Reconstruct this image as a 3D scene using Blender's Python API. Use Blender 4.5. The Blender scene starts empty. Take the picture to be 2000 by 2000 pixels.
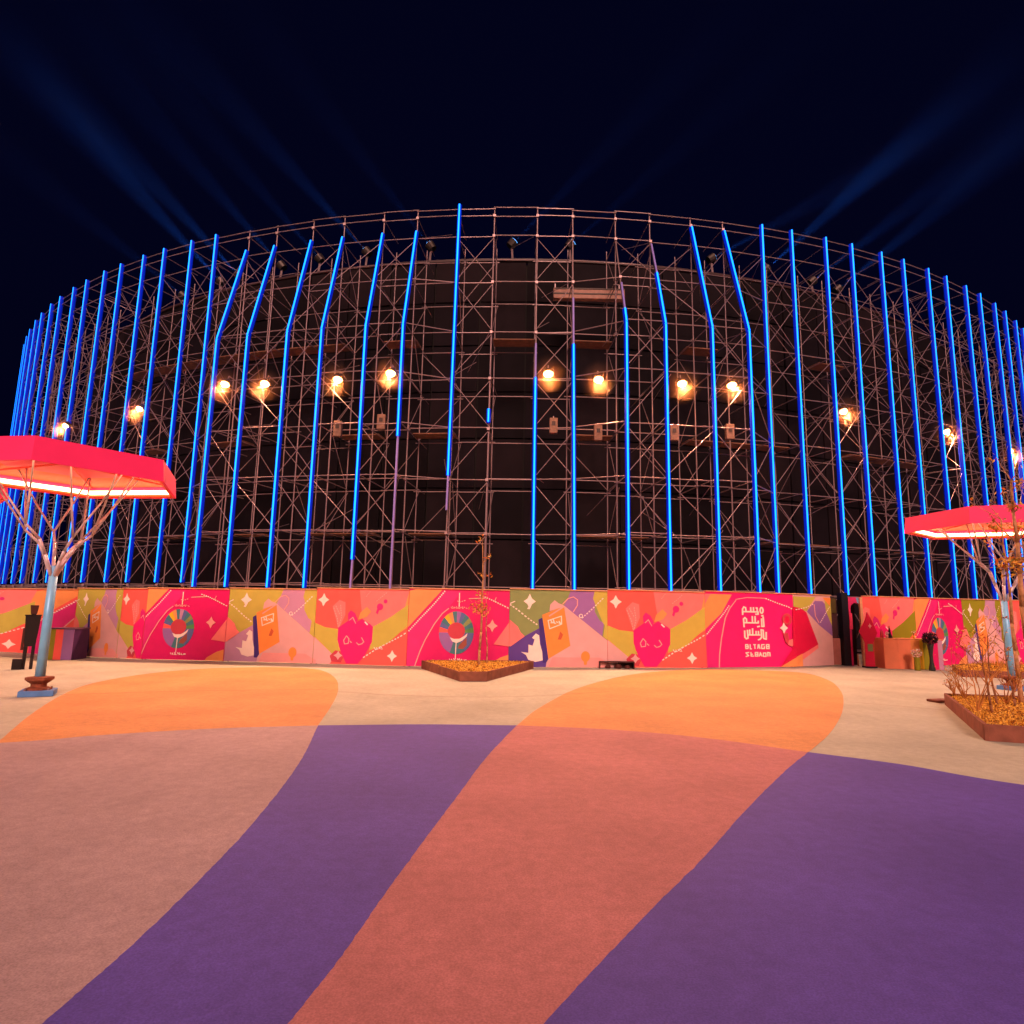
import bpy, bmesh, math, random
from mathutils import Vector, Matrix, Quaternion

# ------------------------------------------------------------------ camera, sky, light, exposure
scene = bpy.context.scene
col = scene.collection
EYE = 1.8
FPX, PITCH, ROLL = 1224.3, 0.15586, -0.01998          # fitted to the photograph (2000 px frame)
_F = Vector((0, math.cos(PITCH), math.sin(PITCH)))
_U0 = Vector((0, -math.sin(PITCH), math.cos(PITCH)))
_R0 = Vector((1, 0, 0))
_R = _R0 * math.cos(ROLL) - _U0 * math.sin(ROLL)
_U = _U0 * math.cos(ROLL) + _R0 * math.sin(ROLL)
cam_data = bpy.data.cameras.new('camera')
cam_data.sensor_width = 36.0
cam_data.lens = 36.0 * FPX / 2000.0
cam_data.clip_start, cam_data.clip_end = 0.05, 3000.0
cam = bpy.data.objects.new('camera', cam_data)
cam.matrix_world = Matrix(((_R.x, _U.x, -_F.x, 0), (_R.y, _U.y, -_F.y, 0), (_R.z, _U.z, -_F.z, EYE), (0, 0, 0, 1)))
col.objects.link(cam)
scene.camera = cam

world = bpy.data.worlds.new('World')
scene.world = world
world.use_nodes = True
wn, wl = world.node_tree.nodes, world.node_tree.links
bg = wn['Background']
sky = wn.new('ShaderNodeTexSky')
sky.sky_type = 'NISHITA'
sky.sun_disc = False
sky.sun_elevation = math.radians(-4.0)
sky.sun_rotation = math.radians(180)
sky.air_density, sky.dust_density, sky.ozone_density = 1.0, 0.3, 4.0
tint = wn.new('ShaderNodeMixRGB')
tint.blend_type = 'ADD'
tint.inputs['Fac'].default_value = 1.0
tint.inputs['Color2'].default_value = (0.004, 0.006, 0.06, 1)
wl.new(sky.outputs['Color'], tint.inputs['Color1'])
wl.new(tint.outputs['Color'], bg.inputs['Color'])
bg.inputs['Strength'].default_value = 0.06

SUN_EL, SUN_AZ = math.radians(30), math.radians(3)      # soft warm plaza light from behind the camera
sun_data = bpy.data.lights.new('plaza_light', 'SUN')
sun_data.energy = 2.05
sun_data.angle = math.radians(24)
sun_data.color = (1.0, 0.52, 0.40)
sun = bpy.data.objects.new('plaza_light', sun_data)
_sd = Vector((math.sin(SUN_AZ) * math.cos(SUN_EL) * -1, math.cos(SUN_AZ) * math.cos(SUN_EL), -math.sin(SUN_EL)))
sun.rotation_euler = _sd.to_track_quat('-Z', 'Y').to_euler()
sun.location = (0, -20, 30)
col.objects.link(sun)

scene.view_settings.view_transform = 'Standard'
scene.view_settings.look = 'None'
scene.view_settings.exposure = 1.0
scene.view_settings.gamma = 1.0
scene.cycles.use_denoising = True
scene.cycles.max_bounces = 6
scene.cycles.diffuse_bounces = 3
scene.cycles.glossy_bounces = 2
scene.cycles.volume_bounces = 0
scene.cycles.sample_clamp_indirect = 3.0
scene.cycles.caustics_reflective = False
scene.cycles.caustics_refractive = False

random.seed(7)

# ------------------------------------------------------------------ pixel helpers (a direction only)
def ray(x, y):
    return _F + _R * ((x - 1000) / FPX) + _U * ((1000 - y) / FPX)
def ground(x, y, z=0.0):
    d = ray(x, y); t = (z - EYE) / d.z
    return Vector((d.x * t, d.y * t, z))
def at_y(x, y, Y):
    d = ray(x, y); t = Y / d.y
    return Vector((d.x * t, Y, EYE + d.z * t))

# ------------------------------------------------------------------ material helpers
def lin(c):
    return tuple(((v / 255) / 12.92 if v / 255 <= 0.04045 else ((v / 255 + 0.055) / 1.055) ** 2.4) for v in c)
MATS = {}
def mat(name, rgb, rough=0.6, metal=0.0, var=0.12, scale=6.0, bump=0.0, bscale=40.0, spec=0.3, linear=False):
    if name in MATS: return MATS[name]
    m = bpy.data.materials.new(name); m.use_nodes = True
    nt = m.node_tree; b = nt.nodes['Principled BSDF']
    c = rgb if linear else lin(rgb)
    b.inputs['Roughness'].default_value = rough
    b.inputs['Metallic'].default_value = metal
    b.inputs['Specular IOR Level'].default_value = spec
    tc = nt.nodes.new('ShaderNodeTexCoord')
    if var > 0:
        n = nt.nodes.new('ShaderNodeTexNoise'); n.inputs['Scale'].default_value = scale; n.inputs['Detail'].default_value = 5
        nt.links.new(tc.outputs['Object'], n.inputs['Vector'])
        r = nt.nodes.new('ShaderNodeValToRGB')
        r.color_ramp.elements[0].position, r.color_ramp.elements[1].position = 0.3, 0.7
        r.color_ramp.elements[0].color = (*[v * (1 - var) for v in c], 1)
        r.color_ramp.elements[1].color = (*[min(1, v * (1 + var)) for v in c], 1)
        nt.links.new(n.outputs['Fac'], r.inputs['Fac']); nt.links.new(r.outputs['Color'], b.inputs['Base Color'])
    else:
        b.inputs['Base Color'].default_value = (*c, 1)
    if bump > 0:
        n2 = nt.nodes.new('ShaderNodeTexNoise'); n2.inputs['Scale'].default_value = bscale; n2.inputs['Detail'].default_value = 4
        nt.links.new(tc.outputs['Object'], n2.inputs['Vector'])
        bp = nt.nodes.new('ShaderNodeBump'); bp.inputs['Strength'].default_value = bump; bp.inputs['Distance'].default_value = 0.02
        nt.links.new(n2.outputs['Fac'], bp.inputs['Height']); nt.links.new(bp.outputs['Normal'], b.inputs['Normal'])
    MATS[name] = m
    return m
def emit(name, rgb, strength, base=(0.05, 0.05, 0.05)):
    if name in MATS: return MATS[name]
    m = bpy.data.materials.new(name); m.use_nodes = True
    b = m.node_tree.nodes['Principled BSDF']
    b.inputs['Base Color'].default_value = (*base, 1)
    b.inputs['Specular IOR Level'].default_value = 0.1
    b.inputs['Emission Color'].default_value = (*rgb, 1)
    b.inputs['Emission Strength'].default_value = strength
    MATS[name] = m
    return m
def rubber(name, rgb):
    """granular poured rubber: fine two-tone speckle plus soft wear clouds"""
    m = bpy.data.materials.new(name); m.use_nodes = True
    nt = m.node_tree; b = nt.nodes['Principled BSDF']; c = lin(rgb)
    tc = nt.nodes.new('ShaderNodeTexCoord')
    v = nt.nodes.new('ShaderNodeTexNoise'); v.inputs['Scale'].default_value = 95; v.inputs['Detail'].default_value = 3
    w = nt.nodes.new('ShaderNodeTexNoise'); w.inputs['Scale'].default_value = 0.7; w.inputs['Detail'].default_value = 6
    mot = nt.nodes.new('ShaderNodeTexNoise'); mot.inputs['Scale'].default_value = 9; mot.inputs['Detail'].default_value = 5
    for n in (v, w, mot): nt.links.new(tc.outputs['Object'], n.inputs['Vector'])
    def ramp(src, lo, hi, p0=0.3, p1=0.7):
        r = nt.nodes.new('ShaderNodeValToRGB')
        r.color_ramp.elements[0].position, r.color_ramp.elements[1].position = p0, p1
        r.color_ramp.elements[0].color = (lo, lo, lo, 1); r.color_ramp.elements[1].color = (hi, hi, hi, 1)
        nt.links.new(src.outputs['Fac'], r.inputs['Fac']); return r
    def mul(a, bb):
        x = nt.nodes.new('ShaderNodeMixRGB'); x.blend_type = 'MULTIPLY'; x.inputs['Fac'].default_value = 1
        nt.links.new(a, x.inputs['Color1']); nt.links.new(bb, x.inputs['Color2']); return x.outputs['Color']
    base = nt.nodes.new('ShaderNodeRGB'); base.outputs[0].default_value = (*c, 1)
    o = mul(base.outputs[0], ramp(v, 0.78, 1.17).outputs['Color'])
    o = mul(o, ramp(w, 0.84, 1.1).outputs['Color'])
    o = mul(o, ramp(mot, 0.9, 1.08).outputs['Color'])
    st = nt.nodes.new('ShaderNodeTexNoise'); st.inputs['Scale'].default_value = 1.6; st.inputs['Detail'].default_value = 9; st.inputs['Roughness'].default_value = 0.68
    mp = nt.nodes.new('ShaderNodeMapping'); mp.inputs['Scale'].default_value = (1.0, 0.45, 1.0); mp.inputs['Rotation'].default_value = (0, 0, 0.5)
    nt.links.new(tc.outputs['Object'], mp.inputs['Vector']); nt.links.new(mp.outputs['Vector'], st.inputs['Vector'])
    o = mul(o, ramp(st, 1.0, 0.84, 0.56, 0.74).outputs['Color'])
    nt.links.new(o, b.inputs['Base Color'])
    b.inputs['Roughness'].default_value = 0.72
    b.inputs['Specular IOR Level'].default_value = 0.25
    bp = nt.nodes.new('ShaderNodeBump'); bp.inputs['Strength'].default_value = 0.35; bp.inputs['Distance'].default_value = 0.006
    nt.links.new(v.outputs['Fac'], bp.inputs['Height']); nt.links.new(bp.outputs['Normal'], b.inputs['Normal'])
    return m

# ------------------------------------------------------------------ object helpers
class MB:
    def __init__(s): s.v, s.f, s.mi = [], [], []
    def add(s, vs, fs, mi=0):
        o = len(s.v); s.v += [tuple(p) for p in vs]; s.f += [tuple(i + o for i in f) for f in fs]; s.mi += [mi] * len(fs)
    def poly(s, pts, mi=0): s.add(pts, [tuple(range(len(pts)))], mi)
    def box(s, c, size, M=None, mi=0):
        hx, hy, hz = size[0] / 2, size[1] / 2, size[2] / 2
        vs = [Vector((x, y, z)) for z in (-hz, hz) for y in (-hy, hy) for x in (-hx, hx)]
        if M: vs = [M @ v for v in vs]
        vs = [v + Vector(c) for v in vs]
        s.add(vs, [(0, 2, 3, 1), (4, 5, 7, 6), (0, 1, 5, 4), (2, 6, 7, 3), (0, 4, 6, 2), (1, 3, 7, 5)], mi)
    def tube(s, p0, p1, r0, r1=None, n=6, mi=0):
        p0, p1 = Vector(p0), Vector(p1); r1 = r0 if r1 is None else r1
        d = p1 - p0
        if d.length < 1e-6: return
        q = d.to_track_quat('Z', 'Y'); vs = []
        for p, r in ((p0, r0), (p1, r1)):
            for k in range(n):
                a = 2 * math.pi * k / n
                vs.append(p + q @ Vector((math.cos(a) * r, math.sin(a) * r, 0)))
        s.add(vs, [(k, (k + 1) % n, n + (k + 1) % n, n + k) for k in range(n)] + [tuple(range(n - 1, -1, -1)), tuple(range(n, 2 * n))], mi)
    def path(s, pts, rs, n=6, mi=0):
        for a in range(len(pts) - 1): s.tube(pts[a], pts[a + 1], rs[a], rs[a + 1], n, mi)
    def lathe(s, prof, c, n=16, mi=0):
        vs = []
        for r, z in prof:
            for k in range(n):
                a = 2 * math.pi * k / n; vs.append((c[0] + r * math.cos(a), c[1] + r * math.sin(a), c[2] + z))
        fs = []
        for j in range(len(prof) - 1):
            for k in range(n): fs.append((j * n + k, j * n + (k + 1) % n, (j + 1) * n + (k + 1) % n, (j + 1) * n + k))
        fs += [tuple(range(n - 1, -1, -1)), tuple(range((len(prof) - 1) * n, len(prof) * n))]
        s.add(vs, fs, mi)
    def mesh(s, name, mats, smooth=False):
        me = bpy.data.meshes.new(name); me.from_pydata(s.v, [], s.f)
        for m in (mats if isinstance(mats, (list, tuple)) else [mats]): me.materials.append(m)
        me.polygons.foreach_set('material_index', s.mi)
        if smooth: me.polygons.foreach_set('use_smooth', [True] * len(s.f))
        me.update(); return me
    def build(s, name, mats, parent=None, smooth=False, bevel=0.0):
        o = bpy.data.objects.new(name, s.mesh(name, mats, smooth)); col.objects.link(o)
        if bevel:
            bv = o.modifiers.new('bevel', 'BEVEL'); bv.width = bevel; bv.segments = 2; bv.limit_method = 'ANGLE'
        if parent: put(o, parent)
        return o
def wloc(o):
    p = Vector((0, 0, 0))
    while o: p += o.location; o = o.parent
    return p
def put(o, parent):
    """parent o (built in world coordinates) without moving it; parents are only ever translated"""
    w = wloc(parent); o.parent = parent; o.location = o.location - w
def tag(o, label=None, cat=None, group=None, kind=None):
    if label: o['label'] = label
    if cat: o['category'] = cat
    if group: o['group'] = group
    if kind: o['kind'] = kind
    return o
def thing(name, loc, label, cat, group=None):
    e = bpy.data.objects.new(name, None); e.empty_display_size = 0.2; e.location = loc; col.objects.link(e)
    return tag(e, label, cat, group)
_ut = {}
def unit_tube(m, n=6):
    if m.name not in _ut:
        b = MB(); b.tube((0, 0, 0), (0, 0, 1), 1, 1, n); _ut[m.name] = b.mesh('tube_' + m.name, m, False)
        for i, p in enumerate(_ut[m.name].polygons): p.use_smooth = i < n
    return _ut[m.name]
def tube_obj(name, p0, p1, r, m, parent=None):
    o = bpy.data.objects.new(name, unit_tube(m)); col.objects.link(o)
    d = Vector(p1) - Vector(p0)
    o.rotation_mode = 'QUATERNION'; o.rotation_quaternion = d.to_track_quat('Z', 'Y')
    o.scale = (r, r, d.length); o.location = p0
    if parent: put(o, parent)
    return o
def smooth_curve(pts, sub=8):
    P = [Vector(p) for p in pts]; P = [P[0] * 2 - P[1]] + P + [P[-1] * 2 - P[-2]]; out = []
    for i in range(1, len(P) - 2):
        for k in range(sub):
            t = k / sub; a, b, c, d = P[i - 1], P[i], P[i + 1], P[i + 2]
            out.append(0.5 * ((2 * b) + (c - a) * t + (2 * a - 5 * b + 4 * c - d) * t * t + (3 * b - a - 3 * c + d) * t ** 3))
    out.append(P[-2]); return out

# ================================================================== GROUND
plaza = MB()
plaza.poly([(-500, -120, 0), (500, -120, 0), (500, 700, 0), (-500, 700, 0)])
plaza_o = tag(plaza.build('plaza_ground', rubber('rubber_cream', (176, 184, 172))), 'cream poured rubber paving of the open plaza', kind='structure')
K = 2000 / 1932.0
def gp(pts): return [ground(x * K, 1260 + y * K) for x, y in pts]
arc = gp([(0, 185), (180, 171), (400, 158), (600, 152), (800, 150), (975, 152), (1150, 160), (1330, 176), (1525, 203), (1700, 226), (1932, 265)])
bL = gp([(600, 152), (575, 205), (535, 265), (470, 345), (400, 420), (300, 520), (200, 612), (80, 715)])
bM = gp([(975, 152), (920, 210), (860, 290), (800, 370), (720, 480), (640, 595), (545, 715)])
bR = gp([(1525, 203), (1480, 240), (1410, 310), (1330, 400), (1240, 490), (1130, 605), (1028, 715)])
def extend(b, dist):
    t_ = (b[-1] - b[-2]).normalized(); d = Vector((-.62, -.78, 0)); p1 = b[-1] + t_ * .45; p2 = p1 + (t_ + d).normalized() * .7; return b + [p1, p2] + [p2 + d * dist * k / 3 for k in (1, 2, 3)]
cl, cm, cr = [smooth_curve(extend(b, 6), 16) for b in (bL, bM, bR)]
arcL = smooth_curve([Vector((-13.5, 4.5, 0)), Vector((-10, 6.8, 0))] + arc[:4])
arcM, arcC = smooth_curve(arc[3:6]), smooth_curve(arc[5:9])
arcR = smooth_curve(arc[8:] + [Vector((8.2, 5.6, 0)), Vector((11, 3.2, 0)), Vector((14, 0, 0))])
_wr = {}
def wob(p):
    k = (round(p.x, 3), round(p.y, 3))
    if k not in _wr: _wr[k] = Vector((p.x + random.gauss(0, .0018), p.y + random.gauss(0, .0018), 0))
    return _wr[k]
def band(name, pts, m, z, label):
    pts = [wob(p) for p in pts]
    b = MB(); b.poly([(p.x, p.y, z) for p in pts]); tag(b.build(name, m), label, kind='structure')
def rev(a): return list(reversed(a))
purple = rubber('rubber_purple', (88, 76, 180))
band('painted_band', arcL + cl[1:] + [Vector((-16, -4, 0))], rubber('rubber_beige', (172, 154, 162)), 0.004, 'beige rubber band beside the first purple band')
band('painted_band', arcM + cm[1:] + rev(cl)[:-1], purple, 0.0055, 'purple rubber band between the beige and coral bands')
band('painted_band', arcC + cr[1:] + rev(cm)[:-1], rubber('rubber_coral', (184, 122, 128)), 0.007, 'broad coral rubber band')
band('painted_band', arcR + [Vector((14, -14, 0))] + rev(cr)[:-1], purple, 0.0085, 'wide purple rubber field beyond the coral band')
oL = smooth_curve(gp([(600, 152), (625, 115), (638, 85), (632, 62), (606, 48), (560, 43), (480, 42), (380, 45), (280, 54), (180, 71), (120, 93), (60, 130), (0, 180)]))
oR = smooth_curve(gp([(1525, 203), (1567, 165), (1590, 122), (1587, 88), (1562, 66), (1510, 52), (1400, 47), (1290, 47), (1190, 56), (1095, 80), (1022, 116), (975, 152)]))
orange = rubber('rubber_orange', (208, 152, 98))
band('painted_disc', oL + arcL[13:-1], orange, 0.004, 'orange rubber lobe in front of the first wheel mural')
band('painted_disc', oR + arcC[1:-1], orange, 0.004, 'orange rubber lobe in front of the lettered pink panel')

for pxs in ([(-60, 1366), (150, 1357), (420, 1350), (640, 1348)], [(660, 1352), (800, 1360), (1000, 1362), (1190, 1352)], [(1660, 1372), (1840, 1388), (1900, 1400)]):
    jp = smooth_curve([ground(*q) for q in pxs], 6); b = MB()
    for a_, b_ in zip(jp, jp[1:]):
        w_ = Vector((0, .012, 0)); b.poly([a_ - w_ + Vector((0, 0, .0125)), b_ - w_ + Vector((0, 0, .0125)), b_ + w_ + Vector((0, 0, .0125)), a_ + w_ + Vector((0, 0, .0125))])
    tag(b.build('paving_joint', mat('joint_dark', (120, 84, 70), rough=.9)), 'thin dark joint in the rubber paving', kind='structure')
# ================================================================== HOARDING WITH PRINTED MURAL
WB = [(-420, 1262), (-200, 1266), (0, 1272), (130, 1282), (300, 1289), (437, 1292), (610, 1297), (700, 1300), (793, 1302), (993, 1304), (1187, 1305), (1380, 1305), (1555, 1303), (1632, 1300)]
WB2 = [(1684, 1301), (1800, 1301), (1890, 1300.5), (2000, 1302), (2200, 1306), (2400, 1310)]
def wall_pt(px, tab):
    for (x0, y0), (x1, y1) in zip(tab, tab[1:]):
        if x0 <= px <= x1: return ground(px, y0 + (y1 - y0) * (px - x0) / (x1 - x0))
    return ground(px, tab[-1][1])
def wall_h(px): return 2.2 + 0.4 * min(1.0, max(0.0, px / 1500.0))
PAL = {
 'magenta': (220, 18, 110), 'crimson': (216, 20, 76), 'plum': (220, 40, 130), 'orange': (244, 150, 72), 'coral': (247, 100, 94),
 'salmon': (248, 130, 130), 'olive': (192, 184, 84), 'sage': (134, 154, 96), 'moss': (146, 146, 34), 'peach': (220, 174, 176), 'mauve': (192, 146, 184),
 'violet': (92, 66, 156), 'indigo': (64, 44, 130), 'berry': (240, 30, 124), 'white': (252, 236, 226), 'pinkish': (244, 176, 170),
 'tealish': (70, 128, 140), 'steel': (92, 110, 170), 'greenish': (86, 150, 90), 'yellow': (236, 190, 40), 'brick': (196, 66, 84), 'rust': (196, 92, 62),
 'brown': (150, 84, 72), 'amber': (244, 158, 94), 'lilac': (150, 110, 180), 'counter': (248, 146, 108), 'blush': (236, 160, 158), 'sky': (96, 150, 190)}
def pm(k):
    return mat('print_' + k, PAL[k], rough=0.42, var=0.05, scale=3.0, spec=0.35)
PER = 2681.0
def star(cx, cy, rx, ry):
    pts = []
    for k in range(8):
        a = math.pi / 4 * k - math.pi / 2; q = 1.0 if k % 2 == 0 else 0.52
        pts.append((cx + rx * q * math.cos(a), cy + ry * q * math.sin(a)))
    return pts
def ell(cx, cy, rx, ry, a0=0, a1=360, n=24):
    return [(cx + rx * math.cos(math.radians(a0 + (a1 - a0) * k / n)), cy + ry * math.sin(math.radians(a0 + (a1 - a0) * k / n))) for k in range(n + (0 if a1 - a0 >= 360 else 1))]
def stroke(pts, w, c, closed=False, gap=None):
    out = []
    P = list(pts) + ([pts[0]] if closed else [])
    for (x0, y0), (x1, y1) in zip(P, P[1:]):
        L = math.hypot(x1 - x0, y1 - y0)
        if L < 1e-3: continue
        dx, dy = (x1 - x0) / L, (y1 - y0) / L; nx, ny = -dy * w / 2, dx * w / 2
        segs = [(-w * 0.35, L + w * 0.35)]
        if gap:
            n = max(1, int(L / (gap * 2))); segs = [(L * k / n, L * (k + 0.58) / n) for k in range(n)]
        for a, b in segs:
            ax, ay, bx, by = x0 + dx * a, y0 + dy * a, x0 + dx * b, y0 + dy * b
            out.append((c, [(ax + nx, ay + ny), (bx + nx, by + ny), (bx - nx, by - ny), (ax - nx, ay - ny)]))
    return out
def ring(cx, cy, rx, ry, w, c, a0=0, a1=360, n=14):
    return stroke(ell(cx, cy, rx, ry, a0, a1, n), w, c, closed=(a1 - a0 >= 360))
def scribble(x0, x1, y, h, c, seed):
    rr = random.Random(seed); out = []; x = x0
    while x < x1:
        out += stroke([(x, y + h * rr.uniform(-.5, .1)), (x + h * .3, y + h * rr.uniform(-.1, .6))], h * .28, c)
        if rr.random() < .6: out += stroke([(x, y + h * rr.uniform(.1, .5)), (x + h * .55, y + h * rr.uniform(0, .5))], h * .24, c)
        x += h * rr.uniform(.55, .95)
    return out
def c5(pts): return [(1739 + 0.9 * x, 0.9 * y) for x, y in pts]
ART = []
# --- green panel with the book
ART += [('mauve', [(795, 30), (1005, 30), (1000, 240), (1045, 330), (1080, 350), (1065, 480), (735, 185), (770, 110)])]
ART += [('olive2', [(1000, 30), (1110, 30), (1110, 400), (1070, 350), (985, 110)])]
ART += [('salmon', [(280, 330), (350, 400), (382, 472), (240, 600), (128, 520)]), ('orange', [(20, 725), (240, 600), (232, 800), (10, 800)])]
ART += [('mauve2', [(240, 600), (545, 400), (600, 800), (230, 800)])]
ART += [('peach', [(735, 185), (1320, 712), (1262, 800), (585, 800), (600, 640), (790, 575)])]
ART += [('salmon2', [(640, 690), (1040, 690), (1140, 752), (1140, 800), (600, 800)])]
ART += [('indigo', [(520, 328), (552, 308), (612, 700), (590, 742), (560, 742)]), ('orange', [(552, 282), (735, 190), (792, 578), (608, 705)])]
ART += stroke([(602, 335), (714, 290), (716, 368), (616, 415)], 9, 'white', True) + scribble(625, 700, 345, 36, 'white', 3)
ART += [('rust', [(705, 440), (730, 470), (712, 520), (684, 518), (695, 480)])] + stroke([(612, 290), (735, 195)], 12, 'peach')
ART += [('peach', [(612, 245), (618, 180), (655, 135), (690, 165), (730, 180), (735, 195)])]
ART += [('white', [(378, 640), (440, 650), (440, 570), (475, 580), (490, 520), (468, 505), (500, 462), (528, 480), (535, 560), (555, 640), (560, 720), (500, 735), (440, 715), (420, 670)])]
ART += [('orange', ell(920, 680, 38, 52)), ('orange', [(905, 720), (935, 720), (930, 760), (908, 760)])]
ART += [('white', star(445, 152, 52, 76)), ('white', [(434, 205), (445, 228), (424, 226)])]
ART += stroke([(280, 185), (350, 240), (430, 315), (520, 385)], 11, 'white', gap=14) + stroke([(285, 175), (320, 155)], 9, 'white')
ART += stroke([(725, 170), (770, 115), (815, 98), (850, 125), (850, 180), (815, 245)], 8, 'pinkish')
ART += stroke([(890, 305), (985, 205), (1080, 95)], 10, 'white', gap=13) + ring(880, 285, 14, 18, 7, 'white', n=8)
# --- orange panel with the strawberry
ART += [('coral2', [(1110, 30), (1520, 30), (1430, 300), (1340, 440), (1190, 410), (1110, 380)])]
ART += [('olive', [(1085, 372), (1210, 425), (1335, 440), (1350, 610), (1400, 705), (1320, 712), (1070, 482)])]
ART += [('salmon', [(1268, 215), (1330, 150), (1390, 170), (1395, 300), (1338, 440)]), ('salmon', [(1520, 30), (1995, 30), (1995, 200), (1830, 310), (1660, 420), (1560, 330)])]
ART += stroke([(1280, 230), (1320, 330), (1335, 430)], 6, 'pinkish', gap=12) + stroke([(1345, 200), (1360, 320), (1340, 420)], 6, 'pinkish', gap=12) + stroke([(1300, 210), (1345, 300)], 6, 'pinkish', gap=12)
ART += [('amber', [(1995, 60), (2060, 40), (2310, 40), (2000, 410), (1900, 480), (1700, 640), (1700, 560), (1935, 320)])]
ART += [('olive', [(1668, 410), (1830, 310), (1995, 180), (1995, 392), (1810, 575), (1645, 645)])]
ART += [('coral2', [(1590, 800), (1650, 640), (1810, 575), (1995, 420), (1995, 800)])]
ART += [('brick', [(1270, 705), (1320, 650), (1370, 660), (1400, 720), (1380, 770), (1290, 760)]), ('peach', star(1350, 700, 44, 44))]
ART += [('plum', [(1425, 345), (1422, 285), (1448, 250), (1490, 280), (1520, 345), (1500, 380)]), ('amber', [(1522, 342), (1540, 272), (1600, 213), (1642, 258), (1605, 312), (1535, 338)])]
ART += [('berry', [(1335, 428), (1440, 345), (1500, 372), (1560, 335), (1640, 385), (1668, 412), (1665, 560), (1600, 700), (1540, 776), (1430, 776), (1372, 665), (1335, 545)])]
ART += [('plum', ell(1725, 210, 30, 34)), ('plum', ell(1775, 155, 18, 20)), ('plum', [(1700, 230), (1725, 225), (1705, 285), (1688, 270)])]
ART += stroke([(1500, 380), (1470, 320), (1440, 350)], 7, 'pinkish') + stroke([(1590, 365), (1612, 388)], 14, 'white')
ART += stroke([(1420, 505), (1395, 550), (1405, 585), (1440, 580), (1445, 535), (1425, 510)], 8, 'pinkish') + stroke([(1455, 555), (1470, 570)], 8, 'pinkish')
ART += stroke([(1565, 520), (1588, 560), (1570, 580), (1540, 590), (1520, 570)], 8, 'pinkish')
ART += [('white', star(1180, 150, 54, 66)), ('white', [(1168, 195), (1188, 195), (1178, 216)]), ('white', star(1862, 692, 48, 58))]
ART += stroke([(1590, 715), (1700, 635), (1800, 575), (1930, 500), (1995, 455)], 11, 'white', gap=15) + scribble(1690, 1770, 615, 26, 'white', 5)
ART += stroke([(1690, 155), (1740, 110), (1790, 60)], 6, 'pinkish', gap=9) + stroke([(1590, 110), (1630, 55)], 6, 'pinkish', gap=8)
# --- pink panel with the wheel
ART += [('plum2', c5([(285, 520), (430, 330), (660, 60), (840, 60), (700, 250), (560, 420), (470, 590), (370, 890), (285, 890)]))]
ART += [('crimson2', c5([(900, 60), (1355, 60), (1355, 890), (1000, 890), (1060, 500)]))]
ART += stroke(c5([(660, 60), (540, 215), (420, 350), (285, 510)]), 13, 'white', gap=10)
ART += stroke(c5([(372, 870), (418, 720), (470, 590), (560, 420), (640, 305), (705, 250)]), 9, 'pinkish')
segs = ['greenish', 'tealish', 'sage', 'tealish', 'steel', 'mauve', 'tealish', 'amber', 'yellow', 'tealish', 'steel', 'coral']
W5 = (795, 510, 184, 230)
for k, cc in enumerate(segs):
    a0, a1 = -180 + 15 * k, -165 + 15 * k
    ART += [(segs[11 - k], c5([(795, 510)] + ell(*W5, a0, a1, 4)))]
ART += [('lilac', c5([(795, 510)] + ell(*W5, 110, 180, 10))), ('tealish', c5([(795, 510)] + ell(*W5, 60, 110, 8))), ('steel', c5([(795, 510)] + ell(*W5, 0, 60, 8)))]
ART += [('brown', c5([(830, 640), (905, 560), (910, 640), (870, 685), (815, 680)])), ('brick', c5(ell(795, 490, 92, 90)))]
ART += [('white', c5([(728, 562), (770, 578), (830, 575), (880, 545), (915, 512), (905, 550), (860, 595), (800, 622), (755, 606)]))]
ART += stroke(c5([(796, 615), (792, 790)]), 8, 'white') + [(c, [(x, y) for x, y in p]) for c, p in scribble(1739 + .9 * 730, 1739 + .9 * 908, .9 * 800, 26, 'white', 11)]
ART += scribble(1739 + .9 * 730, 1739 + .9 * 905, .9 * 238, 22, 'pinkish', 12)
ART += stroke(c5([(816, 225), (816, 80)]), 9, 'white') + stroke(c5([(796, 165), (816, 180), (890, 155)]), 9, 'pinkish', gap=9)
ART += stroke(c5([(920, 138), (1105, 128)]), 9, 'pinkish') + stroke(c5([(1030, 100), (1110, 125), (1200, 165), (1300, 212), (1360, 240)]), 11, 'white', gap=11) + stroke(c5([(1195, 165), (1210, 120)]), 7, 'pinkish')
ART += [('pinkish', c5(star(1175, 430, 58, 70)))]
ART += [('salmon', c5([(1195, 630), (1355, 392), (1500, 545), (1370, 655), (1290, 642)])), ('amber', c5([(1165, 835), (1270, 770), (1355, 740), (1355, 900), (1120, 900)]))]
# --- lettered panel, own coordinates (crop of the photograph)
def tx(pts): return [(386.5 + .325 * x, 96.6 + .325 * y) for x, y in pts]
def S(*pts): return stroke(tx(pts), 15, 'white')
LET = [('plum', [(0, 60), (160, 60), (430, 120), (320, 310), (285, 530), (255, 830), (0, 830)])]
LET += [('amber', [(205, 60), (400, 60), (300, 250), (150, 410), (0, 560), (0, 300)]), ('salmon', [(0, 60), (205, 60), (140, 180), (0, 310)])]
LET += [('coral', [(0, 590), (150, 470), (158, 830), (0, 830)])]
LET += stroke([(0, 580), (80, 512), (160, 460), (235, 362), (320, 250), (375, 165)], 11, 'white', gap=10)
LET += stroke([(260, 830), (268, 660), (290, 500), (330, 300), (375, 200), (435, 118)], 9, 'pinkish') + stroke([(435, 108), (545, 85), (730, 88)], 7, 'pinkish')
LET += stroke([(720, 90), (850, 140), (940, 170), (1010, 208)], 11, 'white', gap=10) + stroke([(1012, 208), (1022, 280), (1028, 350)], 10, 'pinkish', gap=9)
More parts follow.
